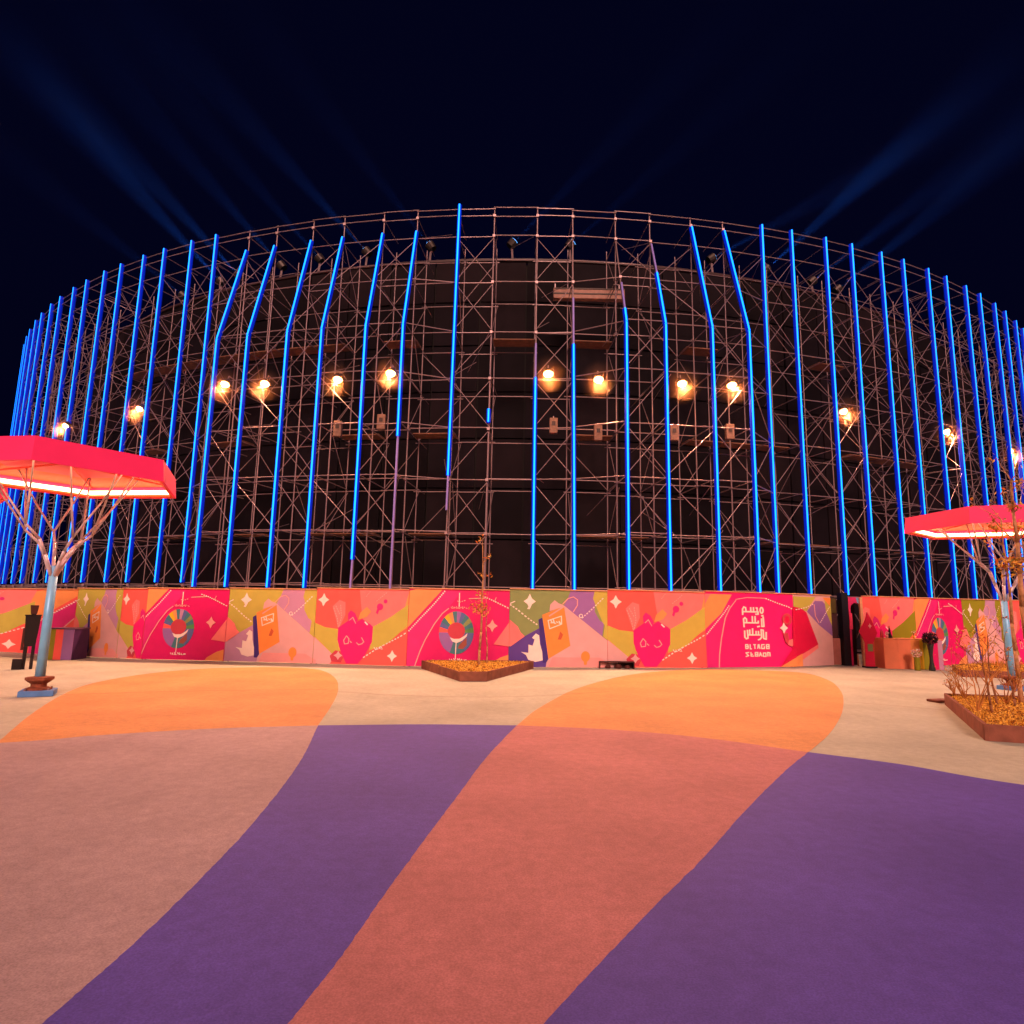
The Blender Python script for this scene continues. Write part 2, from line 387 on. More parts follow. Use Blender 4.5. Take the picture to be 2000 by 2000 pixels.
LET += S((330, 500), (330, 330), (370, 265), (420, 290), (430, 395)) + S((330, 410), (760, 410), (760, 290), (730, 290)) + S((570, 280), (570, 410)) + S((650, 280), (650, 410)) + S((780, 410), (780, 480), (710, 485))
LET += stroke(tx(ell(885, 360, 42, 85)), 15, 'white', True)
LET += S((350, 880), (345, 640), (385, 600), (425, 640), (430, 750)) + S((350, 755), (770, 755), (770, 700)) + S((600, 560), (600, 755)) + S((680, 560), (680, 755)) + S((745, 875), (800, 860))
LET += S((870, 630), (870, 860), (930, 860), (920, 570)) + S((875, 530), (915, 525))
LET += S((360, 1010), (360, 1200), (400, 1250), (450, 1230), (440, 990)) + S((440, 1130), (800, 1130)) + S((505, 980), (505, 1130)) + S((590, 940), (590, 1130)) + S((690, 1020), (690, 1130)) + S((760, 1020), (760, 1130))
LET += S((840, 970), (850, 1200), (800, 1260), (750, 1280)) + S((840, 970), (900, 980), (910, 1240), (980, 1260), (985, 1050))
def G(x, y, w, h, *segs_):
    o = []
    for s_ in segs_: o += stroke(tx([(x + w * a, y + h * b) for a, b in s_]), 11, 'white')
    return o
LET += G(370, 1430, 75, 120, [(0, 0), (0, 1), (.8, 1), (1, .6), (.8, 0), (0, 0)], [(0, .5), (.9, .5)]) + G(500, 1430, 40, 130, [(0, 0), (0, 1), (.9, 1)]) + G(600, 1430, 60, 120, [(0, 0), (.9, 0)], [(.5, 0), (.6, 1)])
LET += G(715, 1430, 65, 120, [(0, 1), (.3, 0), (.7, 0), (1, 1)], [(.1, .6), (.9, .6)]) + G(835, 1430, 75, 120, [(1, 0), (0, 0), (0, 1), (1, 1), (1, .5)]) + G(975, 1430, 75, 120, [(0, 0), (0, 1), (1, 1), (1, 0), (0, 0)], [(0, .5), (1, .5)])
LET += G(365, 1670, 85, 120, [(1, 0), (0, .1), (.9, .8), (0, 1)]) + G(510, 1670, 75, 110, [(0, 0), (0, 1), (1, 1)], [(0, .5), (.6, .5)]) + G(635, 1670, 75, 110, [(0, 0), (0, 1), (1, 1), (1, 0), (0, 0)], [(0, .5), (1, .5)])
LET += G(755, 1670, 70, 110, [(0, 1), (.4, 0), (1, 1)], [(.2, .65), (.8, .65)]) + G(870, 1660, 75, 130, [(0, .2), (0, 1), (1, 1), (1, .2), (0, .2)]) + G(1000, 1670, 70, 110, [(0, 1), (0, 0), (.9, .1), (.9, 1)])
LET += [('brick', ell(915, 300, 48, 62)), ('crimson', ell(915, 302, 22, 36)), ('brick', [(868, 440), (918, 440), (930, 560), (890, 540)])]
LET += [('white', star(880, 390, 42, 58))]
LET += [('salmon', [(1000, 410), (1028, 415), (1030, 510), (1000, 565), (950, 578), (912, 560), (925, 515), (970, 500)]), ('amber', [(985, 370), (1028, 370), (1028, 415), (985, 415)])]
LET += stroke([(1040, 380), (1045, 500), (1035, 640)], 6, 'salmon', gap=6)
LET += [('peach', [(1052, 60), (1400, 60), (1400, 830), (1052, 830)]), ('olive', [(990, 60), (1200, 60), (1130, 170), (1110, 215), (990, 170)]), ('mauve', [(1110, 215), (1190, 100), (1260, 100), (1345, 200), (1345, 480), (1220, 360)]), ('olive', [(1280, 60), (1345, 60), (1345, 380), (1290, 210)]), ('orange', [(1262, 60), (1345, 60), (1330, 150)])]
LET += [('crimson', [(980, 165), (1060, 182), (1105, 225), (1200, 560), (1050, 660), (830, 830), (800, 830), (960, 600)])]
LET += [('salmon', [(1050, 660), (1200, 560), (1200, 600), (1052, 720)]), ('amber', [(830, 785), (1050, 655), (1052, 830), (780, 830)])]
LET += stroke([(1010, 200), (1100, 175), (1180, 130)], 9, 'white', gap=10) + stroke([(1230, 330), (1290, 220), (1330, 150)], 9, 'white', gap=10) + stroke([(1180, 140), (1185, 260), (1215, 330)], 7, 'pinkish')

VAR = {  # tints of the print in its different lengths, lighting differences painted in
 'L': {'olive': 'olive', 'olive2': 'olive', 'mauve': 'mauve', 'mauve2': 'mauve', 'G': 'olive'},
 'C': {'olive': 'olive', 'olive2': 'olive', 'mauve': 'lilac', 'mauve2': 'violet', 'G': 'sage'},
 'R': {'olive': 'moss', 'olive2': 'moss', 'mauve': 'mauve', 'mauve2': 'mauve', 'G': 'moss'}}
ALIAS = {'salmon2': 'blush', 'coral2': 'coral', 'crimson2': 'magenta', 'plum2': 'plum'}
def clip_u(poly, lo, hi):
    for side in (0, 1):
        out = []
        for i in range(len(poly)):
            a, b = poly[i], poly[(i + 1) % len(poly)]
            ia = a[0] >= lo if side == 0 else a[0] <= hi
            ib = b[0] >= lo if side == 0 else b[0] <= hi
            e = lo if side == 0 else hi
            if ia: out.append(a)
            if ia != ib:
                t = (e - a[0]) / (b[0] - a[0]); out.append((e, a[1] + t * (b[1] - a[1])))
        poly = out
        if len(poly) < 3: return []
    return poly
def clip_v(poly, lo, hi): return [(b, a) for a, b in clip_u([(y, x) for x, y in poly], lo, hi)]
def hoarding(name, tab, panels, label, art_top=38.0, art_bot=785.0):
    first = wall_pt(panels[0][0], tab)
    root = thing(name, first, label, 'wall')
    for (x0, x1, ty, a0, a1, vv) in panels:
        P0, P1 = wall_pt(x0, tab), wall_pt(x1, tab); h = wall_h((x0 + x1) / 2)
        u = (P1 - P0); W = u.length; u.normalize(); n = Vector((u.y, -u.x, 0))
        if n.y > 0: n = -n
        base = {'G': VAR[vv]['G'], 'O': 'coral', 'P': 'magenta', 'L': 'berry', 'M': 'peach'}[ty]
        M = Matrix((u, n, Vector((0, 0, 1)))).transposed()
        b = MB(); b.box((P0 + P1) / 2 - n * 0.03 + Vector((0, 0, h / 2 + 0.01)), (W - 0.008, 0.06, h - 0.02), M)
        po = b.build('panel', pm(base), root, bevel=0.004)
        # printed artwork, clipped to this panel
        art = LET if ty in 'LM' else ART
        used, b2, off = [], MB(), 0.0015
        shifts = (0,) if ty in 'LM' else (-PER, 0, PER)
        for c, poly in art:
            for s_ in shifts:
                pp = clip_v(clip_u([(x + s_, y) for x, y in poly], a0, a1), art_top, art_bot) if poly else []
                if len(pp) < 3: continue
                ck = VAR[vv].get(c, ALIAS.get(c, c)); 
                if ck not in used: used.append(ck)
                off += 0.00035
                pts = []
                for x, y in pp:
                    uu = (x - a0) / (a1 - a0) * (W - 0.012) + 0.006; v = (art_bot - y) / (art_bot - art_top) * (h - 0.03) + 0.02
                    pts.append(P0 + u * uu + n * off + Vector((0, 0, v)))
                # face the camera side
                ar = sum(pts[i].cross(pts[(i + 1) % len(pts)]).dot(n) for i in range(len(pts)))
                if ar < 0: pts.reverse()
                b2.poly(pts, used.index(ck))
        b2.build('printed_mural', [pm(k) for k in used], po)
        b3 = MB(); b3.box((P0 + P1) / 2 + n * 0.006 + Vector((0, 0, h + 0.012)), (W - 0.004, 0.10, 0.03), M)
        b3.build('top_rail', mat('rail_cream', (214, 160, 120), rough=0.5), root)
        b4 = MB()
        for q in (0.03, 0.97):
            p = P0 + u * W * q - n * 0.10
            b4.tube((p.x, p.y, 0), (p.x, p.y, h - 0.05), 0.03)
            p2 = p - n * 0.9
            b4.tube((p2.x, p2.y, 0.03), (p.x, p.y, h * 0.7), 0.025)
        b4.build('prop', mat('steel_dark', (80, 74, 72), rough=0.5, metal=0.4), root)
    return root
GA, OA, PA = (280, 1110), (1110, 1995), (1995, 2961)
hoarding('mural_hoarding', WB, [
    (-300, -140, 'P', 1995, 2961, 'L'), (-140, -50, 'G', 280, 1110, 'L'), (-50, 137, 'O', 1640, 2250, 'L'), (137, 226, 'G', 280, 1110, 'L'), (226, 275, 'O', 1110, 1500, 'L'),
    (275, 437, 'P', 2090, 2961, 'L'), (437, 610, 'G', 280, 1110, 'L'), (610, 793, 'O', 1110, 1995, 'L'), (793, 993, 'P', 1995, 2961, 'C'),
    (993, 1187, 'G', 280, 1110, 'C'), (1187, 1380, 'O', 1110, 1995, 'C'), (1380, 1555, 'L', 150, 992, 'C'), (1555, 1629, 'M', 992, 1340, 'C')],
    'long colourful printed hoarding with wheels, books, strawberries and white lettering')
hoarding('mural_hoarding', WB2, [
    (1692, 1795, 'O', 1300, 1995, 'R'), (1795, 1889, 'P', 1995, 2961, 'R'), (1889, 1966, 'G', 280, 1110, 'R'), (1966, 2060, 'O', 1110, 1995, 'R'), (2060, 2160, 'P', 1995, 2961, 'R'), (2160, 2240, 'G', 280, 1110, 'R')],
    'shorter printed hoarding beyond the dark arched gateway')

b = MB(); p = wall_pt(1688, WB2); b.box((p.x, p.y - .02, 1.28), (.09, .12, 2.56)); tag(b.build('end_post', mat('rail_cream', (214, 160, 120))), 'slim cream post ending the shorter hoarding beside the gateway arch', 'post')
# ================================================================== GATEWAY BETWEEN THE HOARDINGS
g0, g1, g2, g3 = wall_pt(1629, WB), ground(1659, 1300), ground(1662, 1301.5), wall_pt(1692, WB2)
gate = thing('arched_gateway', (g0 + g3) / 2, 'dark gateway with pink and blue arch between the two printed hoardings', 'gateway')
dk = mat('gate_black', (26, 16, 20), rough=0.6)
def slab(name, p0, p1, z0, z1, th, m, parent, back=0.0, bevel=0.004):
    u = (p1 - p0); W = u.length; u = u.normalized(); n = Vector((u.y, -u.x, 0))
    if n.y > 0: n = -n
    b = MB(); b.box((p0 + p1) / 2 - n * (th / 2 + back) + Vector((0, 0, (z0 + z1) / 2)), (W, th, z1 - z0), Matrix((u, n, Vector((0, 0, 1)))).transposed())
    return b.build(name, m, parent, bevel=bevel)
ga = g0.lerp(g3, 0.06); gb = g0.lerp(g3, 0.36); gc = g0.lerp(g3, 0.56)
slab('back_panel', ga, gb, 0.02, 2.5, 0.08, mat('gate_brown', (64, 34, 40), rough=0.7), gate, 0.35)
slab('low_panel', ga, gb.lerp(ga, .08), 0.02, 1.0, 0.06, mat('gate_mauve', (168, 104, 98), rough=0.6), gate, 0.2)
slab('upper_panel', ga, gb.lerp(ga, .2), 1.95, 2.5, 0.05, mat('gate_olive', (70, 60, 24), rough=0.7), gate, 0.27)
slab('post', gb, gc, 0.0, 2.72, 0.3, mat('gate_navy', (12, 12, 30), rough=0.5), gate)
# arch panel with an opening
u = (g3 - gc).normalized(); n = Vector((u.y, -u.x, 0)); n = -n if n.y > 0 else n; W = (g3 - gc).length
b = MB(); aw0, aw1 = W * 0.14, W * 0.93; rad = (aw1 - aw0) / 2; zc = 2.35 - rad
arch = [(aw1, 0.0), (aw1, zc)] + [((aw0 + aw1) / 2 + rad * math.cos(math.pi * k / 12), zc + rad * math.sin(math.pi * k / 12)) for k in range(1, 12)] + [(aw0, zc), (aw0, 0.0)]
outer = [(0, 0.0), (0, 2.56), (W, 2.56), (W, 0.0)]
def P3(x, z, o): return gc + u * x + n * o + Vector((0, 0, z))
for o in (0.0, -0.12):
    b.poly([P3(x, z, o) for x, z in outer + arch], 0)
full = outer + arch
for i in range(len(full)):
    a_, b_ = full[i], full[(i + 1) % len(full)]
    b.poly([P3(*a_, 0.0), P3(*b_, 0.0), P3(*b_, -0.12), P3(*a_, -0.12)], 0)
b.build('arch_panel', mat('arch_pink', (190, 40, 104), rough=0.5), gate)
b = MB(); b.poly([P3(x, z, 0.004) for x, z in [(W * .55, 2.55), (W, 2.55), (W, zc)] + [(aw1 - .002, zc)] + [((aw0 + aw1) / 2 + (rad + .006) * math.cos(math.pi * k / 12), zc + (rad + .006) * math.sin(math.pi * k / 12)) for k in range(1, 6)]])
b.build('blue_print', mat('arch_blue', (104, 150, 190), rough=0.5), gate)
slab('dark_curtain', gc.lerp(g3, .05), g3, 0.0, 2.4, 0.04, dk, gate, 0.5)
slab('sign_plate', gc.lerp(g3, .0), gc.lerp(g3, .2), 1.35, 1.95, 0.03, mat('gate_pink', (220, 60, 104), rough=0.5), gate, -0.03)
slab('green_poster', gc.lerp(g3, .12), gc.lerp(g3, .32), 0.75, 1.2, 0.02, mat('gate_green', (110, 130, 80), rough=0.5), gate, 0.4)
b = MB(); p = gc.lerp(g3, .45); b.tube((p.x, p.y, 0), (p.x, p.y, .42), .03); b.build('floor_bolt', mat('rail_cream', (214, 160, 120)), gate)

# ================================================================== ARENA DRUM
CX, CY, RR = 1.102, 69.36, 44.847
T0, DA, DB = -0.04679, 0.03355, 0.040944
def th(i):
    t = T0; k = 20
    while k < i: k += 1; t += DB if (k - 20) % 2 == 1 else DA
    while k > i: k -= 1; t -= DA if (20 - k) % 2 == 1 else DB
    return t
I0, I1 = -3, 45
THS = {i: th(i) for i in range(I0, I1 + 1)}
def pol(t, r, z): return Vector((CX + r * math.sin(t), CY - r * math.cos(t), z))
LEV = [2.6, 4.72, 6.85, 8.95, 11.08, 13.1, 15.35, 17.5, 18.45]
DFR = {**{i: 1.2 for i in range(13, 19)}, 19: .6, 20: .5, 21: .5, 22: .95, **{i: 1.6 for i in range(23, 27)}}
def front(i, z):
    d = DFR.get(i, 0.0)
    if d == 0: return 0.0
    if i in (19, 20, 21, 22): return d * min(1, max(0, (18.8 - z) / 16.2))
    return 0.0 if z >= 17.6 else d * min(1.0, (17.6 - z) / (17.6 - 12.95))

arena = thing('arena_building', pol(0, RR - 3.6, 0), 'dark clad drum-shaped arena hall standing inside the scaffold ring', 'building')
RI = RR - 3.6
cl_m = [mat('cladding_dark', (23, 18, 24), rough=0.8, spec=0.1, var=0.2, scale=1.5), mat('cladding_brown', (27, 20, 25), rough=0.8, spec=0.1, var=0.2, scale=1.5), mat('cladding_black', (17, 13, 18), rough=0.8, spec=0.1, var=0.2, scale=1.5)]
NC, rows = 34, [0.0, 2.5, 4.95, 7.3, 9.65, 11.9, 14.2, 16.4, 18.5]
TA, TB = -0.93, 0.90
dT = (TB - TA) / NC
for c in range(NC):
    ta, tb = TA + dT * c + 0.0009, TA + dT * (c + 1) - 0.0009
    for r_ in range(8):
        z0, z1 = rows[r_] + 0.035, rows[r_ + 1] - 0.035
        pr = random.uniform(0, 0.05)
        b = MB(); vs = [pol(t, RI + pr + o, z) for o in (0, -0.08) for z in (z0, z1) for t in (ta, tb)]
        b.add(vs, [(0, 1, 3, 2), (5, 4, 6, 7), (0, 4, 5, 1), (2, 3, 7, 6), (0, 2, 6, 4), (1, 5, 7, 3)])
        b.build('cladding_panel', cl_m[(c * 7 + r_ * 3 + int(random.random() * 2)) % 3], arena)
b = MB()
N = 96
ringo = [pol(2 * math.pi * k / N, RI - 0.12, 0) for k in range(N)]; ringt = [pol(2 * math.pi * k / N, RI - 0.12, 18.42) for k in range(N)]
b.add(ringo + ringt, [(k, (k + 1) % N, N + (k + 1) % N, N + k) for k in range(N)] + [tuple(range(N, 2 * N))])
b.build('core_wall', mat('core_black', (14, 11, 13), rough=0.8), arena)
b = MB()
for k in range(60):
    ta, tb = TA + (TB - TA) * k / 60, TA + (TB - TA) * (k + 1) / 60
    vs = [pol(t, RI + o, z) for o in (0.10, -0.2) for z in (18.5, 18.62) for t in (ta, tb)]
    b.add(vs, [(0, 1, 3, 2), (2, 3, 7, 6), (0, 4, 5, 1)])
b.build('parapet_cap', mat('cap_brown', (58, 42, 46), rough=0.5), arena)

# ================================================================== SCAFFOLD RING
steel = mat('scaffold_steel', (148, 128, 132), rough=0.42, metal=0.35, var=0.25, scale=3.0)
scaf = thing('scaffold_ring', pol(0, RR, 0), 'tall curved tube-and-coupler scaffold wrapped round the dark arena', 'scaffold')
T = {'standard': [], 'ledger': [], 'diagonal_brace': [], 'transom': []}
RB = RR - 1.7
for i in range(I0, I1 + 1):
    t = THS[i]
    T['standard'].append((pol(t, RR, 0.0), pol(t, RR, 18.85), .036))
    T['standard'].append((pol(t, RB, 0.0), pol(t, RB, 18.0), .032))
    if i in DFR:
        zs = [0.0, 12.95, 17.6] if i not in (19, 20, 21, 22) else [0.0, 18.8]
        for z0, z1 in zip(zs, zs[1:]):
            T['standard'].append((pol(t, RR + front(i, z0), z0), pol(t, RR + front(i, z1), z1), .038))
    for z in LEV + [0.35]:
        T['transom'].append((pol(t, RR + front(i, z), z + .06), pol(t, RB - (1.3 if i % 3 == 0 else 0.1), z + .06), .026))
    for j, z in enumerate(LEV[:-2]):
        z1 = LEV[j + 1]; a, c = (RR, RB) if (i + j) % 2 else (RB, RR)
        if (i * 5 + j * 3) % 4 != 0: T['transom'].append((pol(t, a, z + .1), pol(t + .002, c, z1 - .1), .02))
for i in range(I0, I1):
    ta, tb = THS[i], THS[i + 1]; short = (tb - ta) < 0.037
    for j, z in enumerate(LEV + [18.8, 0.35]):
        e = random.uniform(-.05, .05)
        fa, fb = front(i, z), front(i + 1, z)
        T['ledger'].append((pol(ta - .001, RR + fa + .05, z + e), pol(tb + .001, RR + fb + .05, z + e), .027))
        if (fa > .3 or fb > .3) and random.random() < .8: T['ledger'].append((pol(ta - .002, RR - .05, z + .12 + e), pol(tb + .002, RR - .05, z + .12 + e), .026))
        if z < 18 and random.random() < .9: T['ledger'].append((pol(ta - .003, RB + .04, z + e * 2 - .1), pol(tb + .003, RB + .04, z + e * 2 - .1), .026))
    zl = [0.35] + LEV[:-1]
    for j in range(len(zl) - 1):
        z0, z1 = zl[j] + .12, zl[j + 1] - .12
        side = i <= 12 or i >= 27
        cross = short or side
        cen = 18 <= i <= 23
        o = .08
        A = lambda ii, z, o=o: pol(THS[ii], RR + front(ii, z) + o, z)
        if cross and not (cen and not short):
            if random.random() < .93: T['diagonal_brace'].append((A(i, z0), A(i + 1, z1), .019))
            if random.random() < (.85 if side else .7): T['diagonal_brace'].append((A(i, z1, .03), A(i + 1, z0, .03), .018))
        elif not cen and random.random() < .75:
            p = (A(i, z0), A(i + 1, z1)) if (i + j) % 2 else (A(i, z1), A(i + 1, z0)); T['diagonal_brace'].append((*p, .022))
        if random.random() < (.2 if cen else .62):
            q0, q1 = (z0, z1) if random.random() < .5 else (z1, z0)
            T['diagonal_brace'].append((pol(ta, RB - .04, q0), pol(tb, RB - .04, q1), .02))
for i in range(I0, I1):   # odd raking tubes and short stubs at the nodes
    for k in range(3):
        z = random.choice(LEV[1:-1]); t = THS[i] + random.uniform(-.004, .004)
        T['transom'].append((pol(t, RR + front(i, z) + .1, z + random.uniform(-.15, .2)), pol(t + random.uniform(-.03, .03), RB + random.uniform(0, .8), z + random.uniform(-1.4, 1.4)), .018))
VP = Vector((0, 0, EYE))
for kind, L in T.items():
    def size(s):
        m_ = (s[0] + s[1]) / 2; x = m_ - VP
        d = x.dot(_F); px = abs(x.dot(_R) / d) if d > 0 else 9
        return (s[1] - s[0]).length / x.length * (1 if px < .83 else .1)
    L.sort(key=size, reverse=True)
    for p0, p1, r in L[:290]: tube_obj(kind, p0, p1, r * .8, steel, scaf)
    if L[290:]:
        b = MB()
        for p0, p1, r in L[290:]: b.tube(p0, p1, r * .75, n=5)
        tag(b.build(kind + '_mass', steel, scaf), kind='stuff')
# couplers at the front nodes
b = MB()
for i in range(I0, I1 + 1):
    for z in LEV: b.box(pol(THS[i], RR + front(i, z) + .03, z), (.11, .12, .11))
tag(b.build('coupler_mass', steel, scaf), kind='stuff')
# walkway boards between the two rows
wood = mat('deck_board', (120, 84, 66), rough=0.7, var=0.25)
for i in range(8, 33):
    for z in (4.72, 8.95, 13.1):
        if random.random() < .5:
            b = MB(); ta, tb = THS[i], THS[i + 1]
            vs = [pol(t, RB + o, z + h_) for h_ in (.1, .14) for o in (.25, 1.0) for t in (ta, tb)]
            b.add(vs, [(0, 1, 3, 2), (4, 6, 7, 5), (0, 4, 5, 1), (2, 3, 7, 6), (0, 2, 6, 4), (1, 5, 7, 3)])
            b.build('deck_board', wood, scaf)

# ================================================================== LED STRIPS
led = emit('led_core', (0.005, 0.185, 1.0), 2.3, (0, 0.01, 0.03))
led_halo_m = emit('led_halo', (0.0, 0.028, 1.0), 0.24, (0, 0.002, 0.02))  # glowing sleeve added as the blue halo round each tube
chan = mat('channel_blue', (0.004, 0.02, 0.40), rough=0.5, var=0, linear=True)
dim = mat('unlit_tube', (150, 140, 226), rough=0.35)
def strip(i, segs_, label, group, unlit=None):
    z_lo = min(min(s) for s in segs_)
    base = pol(THS[i], RR + front(i, z_lo), z_lo)
    root = thing('led_light_strip', base, label, 'light strip', group)
    for z1, z0 in segs_:
        cuts = sorted({z for z in (z0, z1, 12.95 if i in DFR and i not in (19, 20, 21, 22) else z0) if z0 <= z <= z1})
        for a, c in zip(cuts, cuts[1:]):
            t = THS[i]; tang = Vector((math.cos(t), math.sin(t), 0)); rad = Vector((math.sin(t), -math.cos(t), 0))
            p0, p1 = pol(t, RR + front(i, a) + .04, a), pol(t, RR + front(i, c) + .04, c)
            d = (p1 - p0).normalized(); nn = tang.cross(d); nn = nn if nn.dot(rad) > 0 else -nn
            b = MB(); b.tube(p0 + nn * .055, p1 + nn * .055, .09, n=12); sl = b.build('halo_sleeve', led_halo_m, root)  # sleeve glow imitates bloom around the lit tube
            b = MB(); vs = [p + tang * x + nn * y for p in (p0, p1) for x, y in ((-.04, -.06), (.04, -.06), (.04, -.02), (-.04, -.02))]
            b.add(vs, [(k, (k + 1) % 4, 4 + (k + 1) % 4, 4 + k) for k in range(4)] + [(3, 2, 1, 0), (4, 5, 6, 7)]); b.build('mounting_channel', chan, root)
            tube_obj('light_tube', p0 + nn * .108, p1 + nn * .108, .05, led, sl)
    if unlit:
        z1, z0 = unlit; t = THS[i]; rad = Vector((math.sin(t), -math.cos(t), 0))
        tube_obj('unlit_tube', pol(t, RR + front(i, z0), z0) + rad * .15, pol(t, RR + front(i, z1), z1) + rad * .10, .045, dim, root)
ORD = 'first second third fourth fifth sixth seventh eighth ninth tenth eleventh twelfth thirteenth fourteenth fifteenth sixteenth seventeenth eighteenth nineteenth twentieth'.split()
GS = 'straight LED strips on the scaffold'
GK = 'bent LED strips on the projecting scaffold face'
for i in range(I0, I1 + 1):
    if i <= 12: strip(i, [(18.9, 2.72)], ORD[12 - i] + ' straight blue LED strip outward from the bent ones, on the striped-counter flank', GS + ' flank above the striped counter')
    if i >= 27: strip(i, [(18.9, 2.72)], ORD[i - 27] + ' straight blue LED strip outward from the bent ones, on the gateway flank', GS + ' flank above the gateway')
for i in (13, 14, 15, 16): strip(i, [(17.75, 2.5)], ('outermost', 'second', 'third', 'fourth')[i - 13] + ' bent blue LED strip counted inward from the striped-counter flank', GK)
strip(17, [(17.75, 3.6)], 'bent blue LED strip whose lower end is unlit above a strawberry print', None, (3.6, 2.5))
strip(18, [(17.75, 8.4)], 'bent blue LED strip dark over its lower half, beside the dark central bay', None, (8.4, 2.5))
strip(19, [(18.95, 7.0)], 'tallest straight blue LED strip at the edge of the dark central bay', None, (7.0, 5.6))
strip(20, [(9.75, 9.2)], 'tiny lit stub of blue LED on a bare central scaffold post', None)
strip(21, [(11.1, 2.5)], 'straight blue LED strip lit only from floodlight height down to the hoarding', None, (12.6, 11.1))
strip(22, [(12.5, 2.5)], 'blue LED strip starting just above the floodlights, beside a hanging control box', None, (14.6, 12.5))
strip(23, [(13.6, 2.5)], 'blue LED strip lit from below the long steel box beam downward', None, (15.0, 13.6))
strip(24, [(15.6, 2.5)], 'bent blue LED strip whose top fades out well below the scaffold rim', None, (17.3, 15.6))
for i in (25, 26): strip(i, [(18.3, 2.5)], ('second', 'outermost')[i - 25] + ' bent blue LED strip counted inward from the gateway flank', GK)

# ================================================================== FLOODLIGHTS
flood_halo_m = bpy.data.materials.new('flood_halo_air'); flood_halo_m.use_nodes = True; _n = flood_halo_m.node_tree  # made-up scattering air, densest at the lamp, shaped as its halo
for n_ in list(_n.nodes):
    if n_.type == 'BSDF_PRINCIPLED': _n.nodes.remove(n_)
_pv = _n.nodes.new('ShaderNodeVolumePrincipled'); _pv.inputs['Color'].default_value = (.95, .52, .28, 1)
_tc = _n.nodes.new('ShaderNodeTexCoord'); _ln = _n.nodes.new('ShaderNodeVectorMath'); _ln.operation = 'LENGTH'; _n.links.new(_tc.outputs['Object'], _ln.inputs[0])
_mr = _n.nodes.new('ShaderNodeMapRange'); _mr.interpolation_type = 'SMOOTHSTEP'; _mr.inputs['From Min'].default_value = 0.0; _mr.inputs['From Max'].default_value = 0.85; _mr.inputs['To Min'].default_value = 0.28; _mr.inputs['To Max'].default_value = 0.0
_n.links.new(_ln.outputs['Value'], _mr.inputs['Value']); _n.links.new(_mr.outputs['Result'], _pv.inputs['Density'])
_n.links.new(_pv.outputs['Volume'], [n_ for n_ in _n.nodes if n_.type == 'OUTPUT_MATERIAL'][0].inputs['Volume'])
lens_m = emit('flood_lens', (1.0, 0.37, 0.12), 110.0)
hous = mat('flood_housing', (60, 54, 52), rough=0.45, metal=0.5)
FL = [(440, 750), (518, 749), (660, 741), (763, 729), (1071, 730), (1169, 741), (1332, 749), (1429, 752), (273, 798), (129, 831), (1647, 803), (1848, 842), (1972, 881)]
FLAB = ['lit floodlight beside the outermost bent LED strip, above the green book panel', 'lit floodlight between two bent LED strips above the strawberry end of the book panel', 'lit floodlight hung over a control box among dense braces', 'brightest-looking floodlight beside the half-dark bent LED strip',
        'lit floodlight between the two shortened LED strips in the middle of the scaffold', 'lit floodlight over the taller control box in the middle of the scaffold', 'lit floodlight beside the bent strip whose top fades out', 'lit floodlight next to the outermost bent LED strip above the lettered pink panel',
        'lone floodlight among straight strips nearest the bent ones, on the striped-counter flank', 'farthest visible floodlight on the striped-counter flank, just above the red canopy', 'lone floodlight above the arched gateway', 'floodlight above the free edge of the red canopy by the planter tree', 'floodlight seen behind the top of the golden planter tree']
